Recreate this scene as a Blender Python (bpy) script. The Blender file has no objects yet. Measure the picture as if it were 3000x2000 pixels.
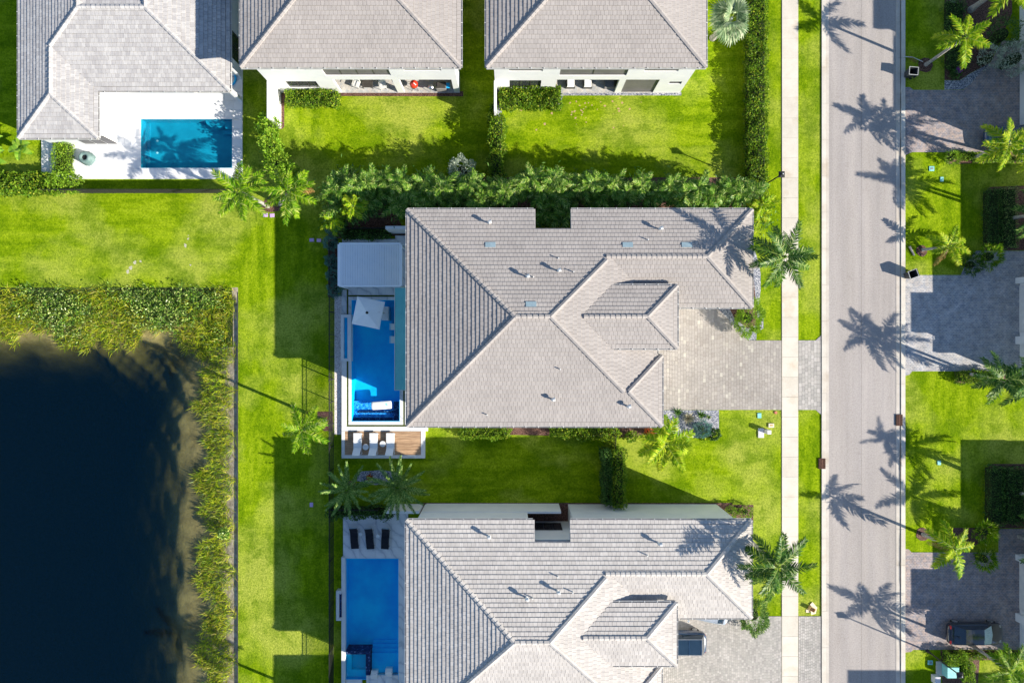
import bpy, math, random
import numpy as np
from mathutils import Vector, Matrix

random.seed(7); rng = np.random.default_rng(7)
sc = bpy.context.scene
COL = sc.collection
PI = math.pi
R = math.radians

# ------------------------------------------------------------------ camera, sky, sun, exposure
CAMH = 57.0          # drone height above the lawns, metres
PPM = 35.0           # photograph pixels per metre at ground level
cam_d = bpy.data.cameras.new('camera')
cam = bpy.data.objects.new('camera', cam_d); COL.objects.link(cam)
cam.location = (0, 0, CAMH); cam.rotation_euler = (0, 0, 0)
cam_d.sensor_width = 36.0
cam_d.lens = 36.0 * CAMH / (3000.0 / PPM)
cam_d.clip_start = 0.5; cam_d.clip_end = 2000
sc.camera = cam

SUN = Vector((277, -115, 0)).normalized() * math.cos(R(28)) + Vector((0, 0, math.sin(R(28))))
world = bpy.data.worlds.new('World'); sc.world = world; world.use_nodes = True
wn = world.node_tree.nodes; wl = world.node_tree.links
for n in list(wn): wn.remove(n)
sky = wn.new('ShaderNodeTexSky'); sky.sky_type = 'NISHITA'; sky.sun_disc = False
sky.sun_elevation = R(28); sky.sun_rotation = math.atan2(SUN.x, SUN.y)
sky.air_density = 1.0; sky.dust_density = 0.1; sky.ozone_density = 3.0
bg = wn.new('ShaderNodeBackground'); bg.inputs[1].default_value = 0.095
wo = wn.new('ShaderNodeOutputWorld')
wl.new(sky.outputs[0], bg.inputs[0]); wl.new(bg.outputs[0], wo.inputs[0])

sd = bpy.data.lights.new('sun', 'SUN'); sd.energy = 5.0; sd.angle = R(0.5); sd.color = (1.0, 0.925, 0.80)
sun = bpy.data.objects.new('sun', sd); COL.objects.link(sun)
sun.rotation_euler = SUN.to_track_quat('Z', 'Y').to_euler(); sun.location = SUN * 90
vs = sc.view_settings
vs.view_transform = 'Standard'; vs.look = 'None'; vs.gamma = 1.0; vs.use_curve_mapping = False
vs.exposure = 0.91
sc.cycles.transparent_max_bounces = 16
sc.cycles.max_bounces = 8

# ------------------------------------------------------------------ helpers
def g(px, py, z=0.0):
    """point of the place that stands at height z under the given photograph pixel"""
    k = (CAMH - z) / CAMH / PPM
    return Vector(((px - 1500) * k, -(py - 1000) * k, z))
def gx(px, z=0.0): return (px - 1500) * (CAMH - z) / CAMH / PPM
def gy(py, z=0.0): return -(py - 1000) * (CAMH - z) / CAMH / PPM
def lin(r, g_, b):
    f = lambda c: (c/255/12.92) if c/255 <= 0.04045 else ((c/255+0.055)/1.055)**2.4
    return (f(r), f(g_), f(b))

def tag(o, label=None, cat=None, group=None, kind=None):
    if label: o['label'] = label
    if cat: o['category'] = cat
    if group: o['group'] = group
    if kind: o['kind'] = kind
    return o

def thing(name, label, cat, loc=(0, 0, 0), rotz=0.0, group=None):
    o = bpy.data.objects.new(name, None); COL.objects.link(o)
    o.location = loc; o.rotation_euler = (0, 0, rotz); o.empty_display_size = 0.3
    return tag(o, label, cat, group)

def link(name, me, parent=None, loc=None, rot=None, world=False, mat=None):
    o = bpy.data.objects.new(name, me); COL.objects.link(o)
    if mat is not None:
        if not me.materials: me.materials.append(mat)
    if parent is not None:
        o.parent = parent
        if world and parent.type == 'EMPTY':
            o.matrix_parent_inverse = Matrix.Translation(-Vector(parent.location))
    if loc is not None: o.location = loc
    if rot is not None: o.rotation_euler = rot
    return o

class MB:
    def __init__(s): s.v = []; s.f = []; s.m = []; s.mats = []
    def mi(s, m):
        if m is None: return 0
        if m not in s.mats: s.mats.append(m)
        return s.mats.index(m)
    def face(s, pts, m=None):
        n = len(s.v); s.v += [tuple(p) for p in pts]; s.f.append(tuple(range(n, n+len(pts)))); s.m.append(s.mi(m))
    def box(s, x0, x1, y0, y1, z0, z1, m=None):
        if x0 > x1: x0, x1 = x1, x0
        if y0 > y1: y0, y1 = y1, y0
        n = len(s.v); k = s.mi(m)
        s.v += [(x0,y0,z0),(x1,y0,z0),(x1,y1,z0),(x0,y1,z0),(x0,y0,z1),(x1,y0,z1),(x1,y1,z1),(x0,y1,z1)]
        for q in ((3,2,1,0),(4,5,6,7),(0,1,5,4),(1,2,6,5),(2,3,7,6),(3,0,4,7)):
            s.f.append(tuple(n+i for i in q)); s.m.append(k)
        return s
    def bbox(s, x0, x1, y0, y1, z0, z1, b=0.02, m=None):
        """box with a bevelled top edge"""
        if x0 > x1: x0, x1 = x1, x0
        if y0 > y1: y0, y1 = y1, y0
        n = len(s.v); k = s.mi(m)
        for (d, z) in ((0, z0), (0, z1-b), (b, z1)):
            s.v += [(x0+d,y0+d,z),(x1-d,y0+d,z),(x1-d,y1-d,z),(x0+d,y1-d,z)]
        for r in (0, 4):
            for i in range(4):
                j = (i+1) % 4; s.f.append((n+r+i, n+r+j, n+r+4+j, n+r+4+i)); s.m.append(k)
        s.f.append((n+8, n+9, n+10, n+11)); s.m.append(k)
        s.f.append((n+3, n+2, n+1, n)); s.m.append(k)
        return s
    def prism(s, pts, z0, z1, m=None, bottom=True):
        a = sum(pts[i][0]*pts[(i+1)%len(pts)][1]-pts[(i+1)%len(pts)][0]*pts[i][1] for i in range(len(pts)))
        if a < 0: pts = pts[::-1]
        n = len(s.v); N = len(pts); k = s.mi(m)
        s.v += [(p[0], p[1], z0) for p in pts] + [(p[0], p[1], z1) for p in pts]
        s.f.append(tuple(n+N+i for i in range(N))); s.m.append(k)
        if bottom: s.f.append(tuple(n+N-1-i for i in range(N))); s.m.append(k)
        for i in range(N):
            j = (i+1) % N; s.f.append((n+i, n+j, n+N+j, n+N+i)); s.m.append(k)
        return s
    def sheet(s, pts, z, m=None):
        a = sum(pts[i][0]*pts[(i+1)%len(pts)][1]-pts[(i+1)%len(pts)][0]*pts[i][1] for i in range(len(pts)))
        if a < 0: pts = pts[::-1]
        s.face([(p[0], p[1], z) for p in pts], m); return s
    def tube(s, pts, rad, n=8, m=None, caps=True):
        pts = [Vector(p) for p in pts]; k = s.mi(m); base = len(s.v)
        if not isinstance(rad, (list, tuple)): rad = [rad]*len(pts)
        up = Vector((0, 0, 1))
        for i, p in enumerate(pts):
            d = (pts[min(i+1, len(pts)-1)] - pts[max(i-1, 0)]).normalized()
            a = d.cross(up)
            if a.length < 0.05: a = d.cross(Vector((0, 1, 0)))
            a.normalize(); b = a.cross(d).normalized()
            for j in range(n):
                t = 2*PI*j/n; s.v.append(tuple(p + (a*math.cos(t) + b*math.sin(t))*rad[i]))
        for i in range(len(pts)-1):
            for j in range(n):
                q = (j+1) % n
                s.f.append((base+i*n+j, base+(i+1)*n+j, base+(i+1)*n+q, base+i*n+q)); s.m.append(k)
        if caps:
            s.f.append(tuple(base+j for j in range(n))); s.m.append(k)
            e = base+(len(pts)-1)*n; s.f.append(tuple(e+n-1-j for j in range(n))); s.m.append(k)
        return s
    def lathe(s, prof, n=16, c=(0, 0, 0), m=None):
        base = len(s.v); k = s.mi(m)
        for (r, z) in prof:
            for j in range(n):
                t = 2*PI*j/n; s.v.append((c[0]+r*math.cos(t), c[1]+r*math.sin(t), c[2]+z))
        for i in range(len(prof)-1):
            for j in range(n):
                q = (j+1) % n
                s.f.append((base+i*n+j, base+i*n+q, base+(i+1)*n+q, base+(i+1)*n+j)); s.m.append(k)
        if prof[-1][0] > 0.001:
            e = base+(len(prof)-1)*n; s.f.append(tuple(e+j for j in range(n))); s.m.append(k)
        return s
    def loft(s, rings, m=None, caps=True):
        base = len(s.v); k = s.mi(m); n = len(rings[0])
        for r in rings: s.v += [tuple(p) for p in r]
        for i in range(len(rings)-1):
            for j in range(n):
                q = (j+1) % n
                s.f.append((base+i*n+j, base+i*n+q, base+(i+1)*n+q, base+(i+1)*n+j)); s.m.append(k)
        if caps:
            s.f.append(tuple(base+n-1-j for j in range(n))); s.m.append(k)
            e = base+(len(rings)-1)*n; s.f.append(tuple(e+j for j in range(n))); s.m.append(k)
        return s
    def mesh(s, name, mat=None, smooth=False):
        me = bpy.data.meshes.new(name); me.from_pydata(s.v, [], s.f)
        if s.mats:
            for m in s.mats: me.materials.append(m)
            if len(s.mats) > 1: me.polygons.foreach_set('material_index', s.m)
        elif mat is not None: me.materials.append(mat)
        if smooth: me.polygons.foreach_set('use_smooth', [True]*len(me.polygons))
        me.update(); return me
    def build(s, name, mat=None, parent=None, world=False, loc=None, rot=None, smooth=False):
        return link(name, s.mesh(name, mat, smooth), parent, loc, rot, world)

def np_mesh(name, V, nper, mat):
    """V: (N, nper, 3) polygons"""
    N = V.shape[0]; me = bpy.data.meshes.new(name)
    me.vertices.add(N*nper); me.vertices.foreach_set('co', V.reshape(-1).astype(np.float32))
    me.loops.add(N*nper); me.loops.foreach_set('vertex_index', np.arange(N*nper, dtype=np.int32))
    me.polygons.add(N); me.polygons.foreach_set('loop_start', np.arange(0, N*nper, nper, dtype=np.int32))
    me.update(calc_edges=True)
    if mat is not None: me.materials.append(mat)
    return me

# ------------------------------------------------------------------ materials
def nt(name):
    m = bpy.data.materials.new(name); m.use_nodes = True
    t = m.node_tree
    for n in list(t.nodes): t.nodes.remove(n)
    return m, t.nodes, t.links
def pos_node(N, L, scale=(1, 1, 1)):
    geo = N.new('ShaderNodeNewGeometry'); mp = N.new('ShaderNodeMapping')
    mp.inputs['Scale'].default_value = scale; L.new(geo.outputs['Position'], mp.inputs['Vector']); return mp.outputs[0]
def noise(N, L, vec, scale, detail=3, rough=0.6):
    n = N.new('ShaderNodeTexNoise'); n.inputs['Scale'].default_value = scale
    n.inputs['Detail'].default_value = detail; n.inputs['Roughness'].default_value = rough
    L.new(vec, n.inputs['Vector']); return n.outputs['Fac']
def ramp(N, L, fac, stops):
    r = N.new('ShaderNodeValToRGB'); e = r.color_ramp.elements
    e[0].position = stops[0][0]; e[0].color = (*stops[0][1], 1)
    e[1].position = stops[-1][0]; e[1].color = (*stops[-1][1], 1)
    for p, c in stops[1:-1]:
        q = e.new(p); q.color = (*c, 1)
    L.new(fac, r.inputs[0]); return r.outputs[0]
def mix(N, L, fac, a, b, mode='MIX'):
    m = N.new('ShaderNodeMix'); m.data_type = 'RGBA'; m.blend_type = mode
    def put(sock, v):
        if hasattr(v, 'links'): L.new(v, sock)
        elif isinstance(v, (int, float)): sock.default_value = v
        else: sock.default_value = (*v, 1)
    put(m.inputs[0], fac); put(m.inputs[6], a); put(m.inputs[7], b)
    return m.outputs[2]
def math_(N, L, op, a, b=0.0, clamp=False):
    m = N.new('ShaderNodeMath'); m.operation = op; m.use_clamp = clamp
    for i, v in enumerate((a, b)):
        if hasattr(v, 'links'): L.new(v, m.inputs[i])
        else: m.inputs[i].default_value = v
    return m.outputs[0]
def rnd(N, L):
    geo = N.new('ShaderNodeNewGeometry'); oi = N.new('ShaderNodeObjectInfo')
    return math_(N, L, 'FRACT', math_(N, L, 'ADD', geo.outputs['Random Per Island'], oi.outputs['Random']))
def finish(N, L, color, rough=0.8, spec=0.3, bump=None, bstr=0.3, bdist=0.02, metal=0.0, emit=None, coat=0):
    p = N.new('ShaderNodeBsdfPrincipled'); o = N.new('ShaderNodeOutputMaterial')
    if hasattr(color, 'links'): L.new(color, p.inputs['Base Color'])
    else: p.inputs['Base Color'].default_value = (*color, 1)
    if hasattr(rough, 'links'): L.new(rough, p.inputs['Roughness'])
    else: p.inputs['Roughness'].default_value = rough
    p.inputs['Specular IOR Level'].default_value = spec; p.inputs['Metallic'].default_value = metal
    p.inputs['Coat Weight'].default_value = coat
    if bump is not None:
        b = N.new('ShaderNodeBump'); b.inputs['Strength'].default_value = bstr; b.inputs['Distance'].default_value = bdist
        L.new(bump, b.inputs['Height']); L.new(b.outputs[0], p.inputs['Normal'])
    L.new(p.outputs[0], o.inputs[0]); return p

def simple(name, c1, c2=None, scale=3.0, rough=0.7, spec=0.3, bump=0.0, bscale=30, metal=0.0, island=0.0, stretch=(1,1,1), coat=0, lo=0.35, hi=0.65, detail=4):
    m, N, L = nt(name); v = pos_node(N, L, stretch)
    c = ramp(N, L, noise(N, L, v, scale, detail), [(lo, c1), (hi, c2 or c1)])
    if island:
        r = rnd(N, L)
        k = ramp(N, L, r, [(0, (1-island,)*3), (1, (1+island,)*3)])
        c = mix(N, L, 1.0, c, k, 'MULTIPLY')
    b = noise(N, L, pos_node(N, L), bscale, 3) if bump else None
    finish(N, L, c, rough, spec, b, bump, 0.02, metal, coat=coat); return m

def leafmat(name, stops, trans=0.3, rough=0.5, spec=0.22, patch=None):
    m, N, L = nt(name)
    c = ramp(N, L, rnd(N, L), stops)
    n = noise(N, L, pos_node(N, L), 0.7, 2)
    c = mix(N, L, 1.0, c, ramp(N, L, n, [(0.3, (0.75,)*3), (0.7, (1.2,)*3)]), 'MULTIPLY')
    if patch:
        c = mix(N, L, ramp(N, L, noise(N, L, pos_node(N, L), 1.6, 2), [(0.5, (0,)*3), (0.62, (1,)*3)]), c, patch)
    p = N.new('ShaderNodeBsdfPrincipled'); L.new(c, p.inputs['Base Color'])
    p.inputs['Roughness'].default_value = rough; p.inputs['Specular IOR Level'].default_value = spec
    t = N.new('ShaderNodeBsdfTranslucent'); L.new(c, t.inputs[0])
    s = N.new('ShaderNodeMixShader'); s.inputs[0].default_value = trans
    o = N.new('ShaderNodeOutputMaterial')
    L.new(p.outputs[0], s.inputs[1]); L.new(t.outputs[0], s.inputs[2]); L.new(s.outputs[0], o.inputs[0])
    return m

def grass_mat(name, dark, mid, light, dry):
    m, N, L = nt(name)
    geo = N.new('ShaderNodeNewGeometry'); sep = N.new('ShaderNodeSeparateXYZ'); L.new(geo.outputs['Position'], sep.inputs[0])
    va = pos_node(N, L, (0.16, 1.0, 1)); vb = pos_node(N, L, (1.0, 0.16, 1)); v = pos_node(N, L)
    na = noise(N, L, va, 1.15, 3); nb = noise(N, L, vb, 1.5, 3)
    # the strip between pond and fences and the kerb verges were mown north-south
    f1 = math_(N, L, 'MULTIPLY', math_(N, L, 'GREATER_THAN', sep.outputs[0], gx(700)), math_(N, L, 'LESS_THAN', sep.outputs[0], gx(985)))
    f2 = math_(N, L, 'GREATER_THAN', sep.outputs[0], gx(2245))
    st = mix(N, L, math_(N, L, 'MAXIMUM', f1, f2), na, nb)
    big = noise(N, L, v, 0.13, 4, 0.55); fine = noise(N, L, v, 6, 5, 0.9); med = noise(N, L, v, 2.4, 5, 0.8)
    c = ramp(N, L, st, [(0.38, dark), (0.49, mid), (0.60, light)])
    c2 = ramp(N, L, med, [(0.36, dark), (0.5, mid), (0.64, light)])
    c = mix(N, L, 0.5, c, c2)
    c = mix(N, L, ramp(N, L, big, [(0.47, (0,)*3), (0.62, (0.75,)*3)]), c, dry)
    c = mix(N, L, ramp(N, L, noise(N, L, v, 0.33, 5, 0.7), [(0.40, (0.65,)*3), (0.52, (0,)*3)]), c, dark)
    k = ramp(N, L, fine, [(0.33, (0.30, 0.44, 0.3)), (0.5, (1.0,)*3), (0.66, (1.6, 1.42, 2.0))])
    c = mix(N, L, 1.0, c, k, 'MULTIPLY')
    b = noise(N, L, v, 14, 4, 0.8)
    finish(N, L, c, 0.95, 0.03, b, 1.0, 0.10); return m

M = {}
M['grass'] = grass_mat('lawn_grass', (0.105, 0.205, 0.002), (0.225, 0.345, 0.004), (0.33, 0.445, 0.014), (0.41, 0.46, 0.07))
M['asphalt'] = simple('asphalt', (0.355, 0.335, 0.33), (0.44, 0.415, 0.405), 0.5, 0.9, 0.2, 0.5, 25)
def asphalt():
    m, N, L = nt('road_asphalt'); v = pos_node(N, L)
    c = ramp(N, L, noise(N, L, pos_node(N, L, (1, 0.15, 1)), 0.7, 4), [(0.3, (0.355, 0.325, 0.305)), (0.7, (0.42, 0.385, 0.365))])
    k = ramp(N, L, noise(N, L, v, 9, 4, 0.85), [(0.3, (0.76,)*3), (0.5, (1,)*3), (0.7, (1.18,)*3)])
    c = mix(N, L, 1.0, c, k, 'MULTIPLY')
    tr = ramp(N, L, noise(N, L, pos_node(N, L, (1.6, 0.03, 1)), 1.0, 3), [(0.35, (0.93, 0.93, 0.94)), (0.65, (1.05, 1.04, 1.03))])
    c = mix(N, L, 1.0, c, tr, 'MULTIPLY')
    s = ramp(N, L, noise(N, L, v, 0.9, 5, 0.7), [(0.60, (1,)*3), (0.74, (0.84, 0.83, 0.82))])
    c = mix(N, L, 1.0, c, s, 'MULTIPLY')
    finish(N, L, c, 0.92, 0.15, noise(N, L, v, 30, 3, 0.8), 0.6, 0.02); return m
M['asphalt'] = asphalt()
def concrete(name, a, b, stain, amt=0.6):
    m, N, L = nt(name); v = pos_node(N, L)
    c = ramp(N, L, noise(N, L, v, 0.8, 4), [(0.35, a), (0.65, b)])
    c = mix(N, L, ramp(N, L, noise(N, L, v, 0.45, 5, 0.65), [(0.54, (0,)*3), (0.7, (amt,)*3)]), c, stain)
    k = ramp(N, L, noise(N, L, v, 12, 3, 0.8), [(0.3, (0.92,)*3), (0.7, (1.06,)*3)])
    c = mix(N, L, 1.0, c, k, 'MULTIPLY')
    r = ramp(N, L, rnd(N, L), [(0, (0.94,)*3), (1, (1.05,)*3)])
    c = mix(N, L, 1.0, c, r, 'MULTIPLY')
    finish(N, L, c, 0.85, 0.2, noise(N, L, v, 20, 3), 0.2, 0.01); return m
M['sidewalk'] = concrete('sidewalk_concrete', (0.60, 0.55, 0.47), (0.67, 0.62, 0.54), (0.52, 0.41, 0.29))
M['kerb'] = concrete('kerb_concrete', (0.58, 0.53, 0.46), (0.66, 0.62, 0.55), (0.50, 0.42, 0.33))
M['gutter'] = concrete('gutter_pan_concrete', (0.50, 0.455, 0.40), (0.58, 0.535, 0.48), (0.42, 0.34, 0.26))
M['joint'] = simple('joint_sand', (0.20, 0.185, 0.17), (0.26, 0.24, 0.22), 4, 0.95)
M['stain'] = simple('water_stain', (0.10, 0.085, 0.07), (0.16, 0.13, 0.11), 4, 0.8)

def roofmat(name, a, b, streak, vary=0.09):
    m, N, L = nt(name)
    geo = N.new('ShaderNodeNewGeometry'); sep = N.new('ShaderNodeSeparateXYZ'); L.new(geo.outputs['Normal'], sep.inputs[0])
    fx = math_(N, L, 'GREATER_THAN', math_(N, L, 'ABSOLUTE', sep.outputs[0]), math_(N, L, 'ABSOLUTE', sep.outputs[1]))
    na = noise(N, L, pos_node(N, L, (14, 1.6, 1.6)), 1, 3, 0.8); nb = noise(N, L, pos_node(N, L, (1.6, 14, 1.6)), 1, 3, 0.8)
    n = mix(N, L, fx, na, nb)
    c = ramp(N, L, rnd(N, L), [(0, a), (0.5, tuple((p+q)/2 for p, q in zip(a, b))), (1, b)])
    c = mix(N, L, ramp(N, L, n, [(0.36, (0.45,)*3), (0.56, (0,)*3)]), c, streak)
    big = ramp(N, L, noise(N, L, pos_node(N, L), 0.35, 3), [(0.3, (0.94,)*3), (0.7, (1.05,)*3)])
    c = mix(N, L, 1.0, c, big, 'MULTIPLY')
    finish(N, L, c, 0.75, 0.25, n, 0.25, 0.01); return m
M['tile_tan'] = roofmat('taupe_roof_tile', (0.37, 0.337, 0.312), (0.42, 0.383, 0.355), (0.28, 0.25, 0.24))
M['tile_pale'] = roofmat('pale_roof_tile', (0.49, 0.455, 0.42), (0.59, 0.55, 0.51), (0.33, 0.31, 0.31))
M['tile_grey'] = roofmat('silver_grey_roof_tile', (0.41, 0.39, 0.38), (0.54, 0.52, 0.50), (0.28, 0.28, 0.30))
M['felt'] = simple('roof_underlay', (0.16, 0.15, 0.15), (0.22, 0.21, 0.20), 3, 0.9)
M['white_wall'] = simple('white_stucco', (0.72, 0.73, 0.73), (0.79, 0.79, 0.78), 0.8, 0.85, 0.2, 0.15, 40)
M['trim'] = simple('white_trim', (0.62, 0.62, 0.61), (0.72, 0.72, 0.70), 2, 0.5)
M['gutter_metal'] = simple('gutter_metal', (0.42, 0.41, 0.40), (0.55, 0.54, 0.52), 2, 0.45, 0.5)
M['glass'] = simple('window_glass', (0.03, 0.035, 0.04), (0.05, 0.055, 0.06), 1, 0.06, 0.9)
M['shade'] = simple('grey_roller_shade', (0.12, 0.115, 0.12), (0.16, 0.15, 0.155), 1, 0.5, 0.5)
M['frame_dark'] = simple('bronze_frame', (0.05, 0.045, 0.04), (0.07, 0.065, 0.06), 5, 0.5)
M['black'] = simple('black_metal', (0.015, 0.016, 0.018), (0.03, 0.03, 0.03), 5, 0.5)
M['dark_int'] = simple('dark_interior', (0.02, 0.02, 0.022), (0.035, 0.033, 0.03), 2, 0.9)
def pavers(name, cols, island=0.0):
    m, N, L = nt(name)
    c = ramp(N, L, rnd(N, L), cols)
    k = ramp(N, L, noise(N, L, pos_node(N, L), 0.4, 4), [(0.3, (0.9,)*3), (0.7, (1.08,)*3)])
    c = mix(N, L, 1.0, c, k, 'MULTIPLY')
    k = ramp(N, L, noise(N, L, pos_node(N, L), 15, 3), [(0.3, (0.92,)*3), (0.7, (1.06,)*3)])
    c = mix(N, L, 1.0, c, k, 'MULTIPLY')
    finish(N, L, c, 0.85, 0.25); return m
M['paver_sand'] = pavers('sand_grey_paver', [(0, (0.34, 0.305, 0.275)), (0.3, (0.36, 0.33, 0.30)), (0.8, (0.385, 0.35, 0.32)), (0.94, (0.43, 0.395, 0.35)), (1, (0.50, 0.47, 0.41))])
M['paver_grey'] = pavers('pale_grey_paver', [(0, (0.36, 0.34, 0.32)), (0.35, (0.41, 0.39, 0.36)), (0.7, (0.45, 0.42, 0.39)), (1, (0.51, 0.48, 0.45))])
M['paver_brown'] = pavers('brown_mix_paver', [(0, (0.17, 0.17, 0.22)), (0.35, (0.26, 0.25, 0.29)), (0.6, (0.40, 0.31, 0.28)), (0.8, (0.46, 0.37, 0.32)), (1, (0.30, 0.31, 0.37))])
M['paver_blue'] = pavers('slate_mix_paver', [(0, (0.24, 0.25, 0.29)), (0.35, (0.34, 0.34, 0.37)), (0.6, (0.46, 0.40, 0.385)), (0.8, (0.52, 0.50, 0.48)), (1, (0.40, 0.43, 0.48))])
def herring(name, c1, c2, c3, mortar):
    m, N, L = nt(name)
    b = N.new('ShaderNodeTexBrick'); L.new(pos_node(N, L), b.inputs['Vector'])
    b.inputs['Scale'].default_value = 1; b.inputs['Brick Width'].default_value = 0.24; b.inputs['Row Height'].default_value = 0.14
    b.inputs['Mortar Size'].default_value = 0.009; b.inputs['Color1'].default_value = (*c1, 1); b.inputs['Color2'].default_value = (*c2, 1)
    b.inputs['Mortar'].default_value = (*mortar, 1); b.inputs['Bias'].default_value = 0.0
    vv = N.new('ShaderNodeTexVoronoi'); vv.inputs['Scale'].default_value = 5.5; L.new(pos_node(N, L), vv.inputs['Vector'])
    sp = N.new('ShaderNodeSeparateColor'); L.new(vv.outputs['Color'], sp.inputs[0])
    c = mix(N, L, ramp(N, L, sp.outputs[0], [(0.45, (0,)*3), (0.7, (0.5,)*3)]), b.outputs[0], c3)
    k = ramp(N, L, noise(N, L, pos_node(N, L), 1.3, 4, 0.7), [(0.35, (0.8,)*3), (0.65, (1.2,)*3)])
    c = mix(N, L, 1.0, c, k, 'MULTIPLY')
    finish(N, L, c, 0.85, 0.3, b.outputs['Fac'], -0.3, 0.01); return m
M['herr_blue'] = herring('small_slate_pavers', (0.34, 0.35, 0.38), (0.50, 0.49, 0.48), (0.50, 0.45, 0.41), (0.14, 0.14, 0.16))
M['herr_brown'] = herring('small_brown_pavers', (0.27, 0.25, 0.27), (0.38, 0.33, 0.32), (0.46, 0.34, 0.28), (0.10, 0.10, 0.12))
M['herr_grey'] = herring('small_pale_pavers', (0.40, 0.42, 0.44), (0.54, 0.53, 0.50), (0.58, 0.52, 0.45), (0.30, 0.29, 0.28))
def pebbles(name, cols, scale):
    m, N, L = nt(name); v = N.new('ShaderNodeTexVoronoi'); v.inputs['Scale'].default_value = scale
    L.new(pos_node(N, L), v.inputs['Vector'])
    s = N.new('ShaderNodeSeparateColor'); L.new(v.outputs['Color'], s.inputs[0])
    c = ramp(N, L, s.outputs[0], cols)
    finish(N, L, c, 0.8, 0.3, v.outputs['Distance'], -0.9, 0.05); return m
M['pebble_white'] = pebbles('white_pebbles', [(0, (0.40, 0.34, 0.34)), (0.4, (0.68, 0.62, 0.60)), (1, (0.84, 0.80, 0.78))], 16)
M['pebble_blue'] = pebbles('blue_grey_pebbles', [(0, (0.06, 0.07, 0.10)), (0.4, (0.20, 0.22, 0.27)), (0.7, (0.34, 0.34, 0.37)), (1, (0.58, 0.57, 0.57))], 15)
M['mulch'] = pebbles('bark_mulch', [(0, (0.04, 0.02, 0.015)), (0.5, (0.11, 0.055, 0.04)), (1, (0.24, 0.13, 0.10))], 20)
M['sand_bank'] = pebbles('sandy_bank', [(0, (0.16, 0.13, 0.10)), (0.4, (0.36, 0.30, 0.24)), (1, (0.55, 0.48, 0.40))], 3)
def marble():
    m, N, L = nt('veined_marble'); v = pos_node(N, L)
    w = N.new('ShaderNodeTexWave'); w.inputs['Scale'].default_value = 0.55; w.inputs['Distortion'].default_value = 9; w.inputs['Detail'].default_value = 4
    w.wave_type = 'BANDS'; w.bands_direction = 'DIAGONAL'; L.new(v, w.inputs['Vector'])
    c = ramp(N, L, w.outputs['Fac'], [(0.0, (0.50, 0.52, 0.55)), (0.12, (0.66, 0.67, 0.68)), (1, (0.74, 0.74, 0.74))])
    r = ramp(N, L, rnd(N, L), [(0, (0.94,)*3), (1, (1.04,)*3)])
    finish(N, L, mix(N, L, 1.0, c, r, 'MULTIPLY'), 0.45, 0.4); return m
M['marble'] = marble()
M['coping'] = simple('white_coping', (0.70, 0.70, 0.69), (0.78, 0.78, 0.76), 1.5, 0.6)
M['white_deck'] = simple('white_travertine', (0.72, 0.72, 0.73), (0.80, 0.80, 0.81), 1.2, 0.7, island=0.03)
M['turf'] = simple('turf_strip', (0.06, 0.085, 0.012), (0.09, 0.12, 0.02), 6, 0.95)
M['wood'] = simple('deck_wood', (0.36, 0.22, 0.13), (0.55, 0.37, 0.23), 1.4, 0.65, 0.3, 0.1, 40, island=0.14, stretch=(1, 9, 1))
M['plaster_blue'] = simple('blue_pool_plaster', (0.0, 0.44, 0.84), (0.0, 0.66, 0.95), 0.5, 0.8)
M['plaster_teal'] = simple('teal_pool_plaster', (0.0, 0.24, 0.34), (0.004, 0.32, 0.43), 0.7, 0.8)
M['spa'] = simple('pale_spa_plaster', (0.05, 0.78, 0.92), (0.08, 0.85, 0.95), 0.7, 0.8)
M['mosaic'] = pebbles('blue_glass_mosaic', [(0, (0.0, 0.12, 0.50)), (0.5, (0.01, 0.32, 0.88)), (1, (0.2, 0.6, 0.98))], 13)
M['mosaic_dark'] = pebbles('navy_mosaic', [(0, (0.0, 0.010, 0.05)), (0.7, (0.005, 0.03, 0.11)), (0.93, (0.02, 0.06, 0.2)), (1, (0.25, 0.4, 0.7))], 14)
M['canopy'] = simple('sky_tinted_metal_roof', (0.12, 0.46, 0.48), (0.16, 0.54, 0.54), 0.8, 0.4, 0.5)  # teal of the reflected sky is put into the base colour
M['pergola_white'] = simple('white_powder_coat', (0.82, 0.86, 0.90), (0.88, 0.90, 0.92), 1, 0.4, 0.4)
M['canvas'] = simple('white_canvas', (0.82, 0.84, 0.85), (0.88, 0.89, 0.89), 2, 0.85)
M['fabric_black'] = simple('black_sling', (0.008, 0.010, 0.016), (0.014, 0.016, 0.024), 3, 0.85)
M['trunk_grey'] = simple('grey_palm_trunk', (0.30, 0.27, 0.24), (0.48, 0.45, 0.41), 5, 0.9, 0.1, 0.5, 12)
M['trunk_brown'] = simple('brown_trunk', (0.10, 0.07, 0.05), (0.22, 0.17, 0.13), 5, 0.9, 0.1, 0.5, 12)
M['green_box'] = simple('pale_green_cover', (0.20, 0.55, 0.55), (0.30, 0.65, 0.62), 6, 0.5)
M['lilac'] = simple('lilac_cover', (0.52, 0.36, 0.62), (0.62, 0.44, 0.70), 6, 0.6)
M['cover_white'] = simple('off_white_cover', (0.66, 0.64, 0.66), (0.74, 0.72, 0.72), 3, 0.6)
M['terracotta'] = simple('terracotta_lid', (0.45, 0.14, 0.09), (0.55, 0.20, 0.12), 8, 0.7)
M['rust'] = simple('rusty_iron', (0.08, 0.035, 0.025), (0.16, 0.075, 0.05), 10, 0.8)
M['cast_iron'] = simple('cast_iron', (0.22, 0.21, 0.22), (0.32, 0.30, 0.30), 12, 0.7)
M['cardboard'] = simple('cardboard', (0.55, 0.36, 0.15), (0.64, 0.46, 0.24), 4, 0.85)
M['card_pale'] = simple('pale_cardboard', (0.74, 0.62, 0.44), (0.80, 0.70, 0.54), 4, 0.85)
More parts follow.
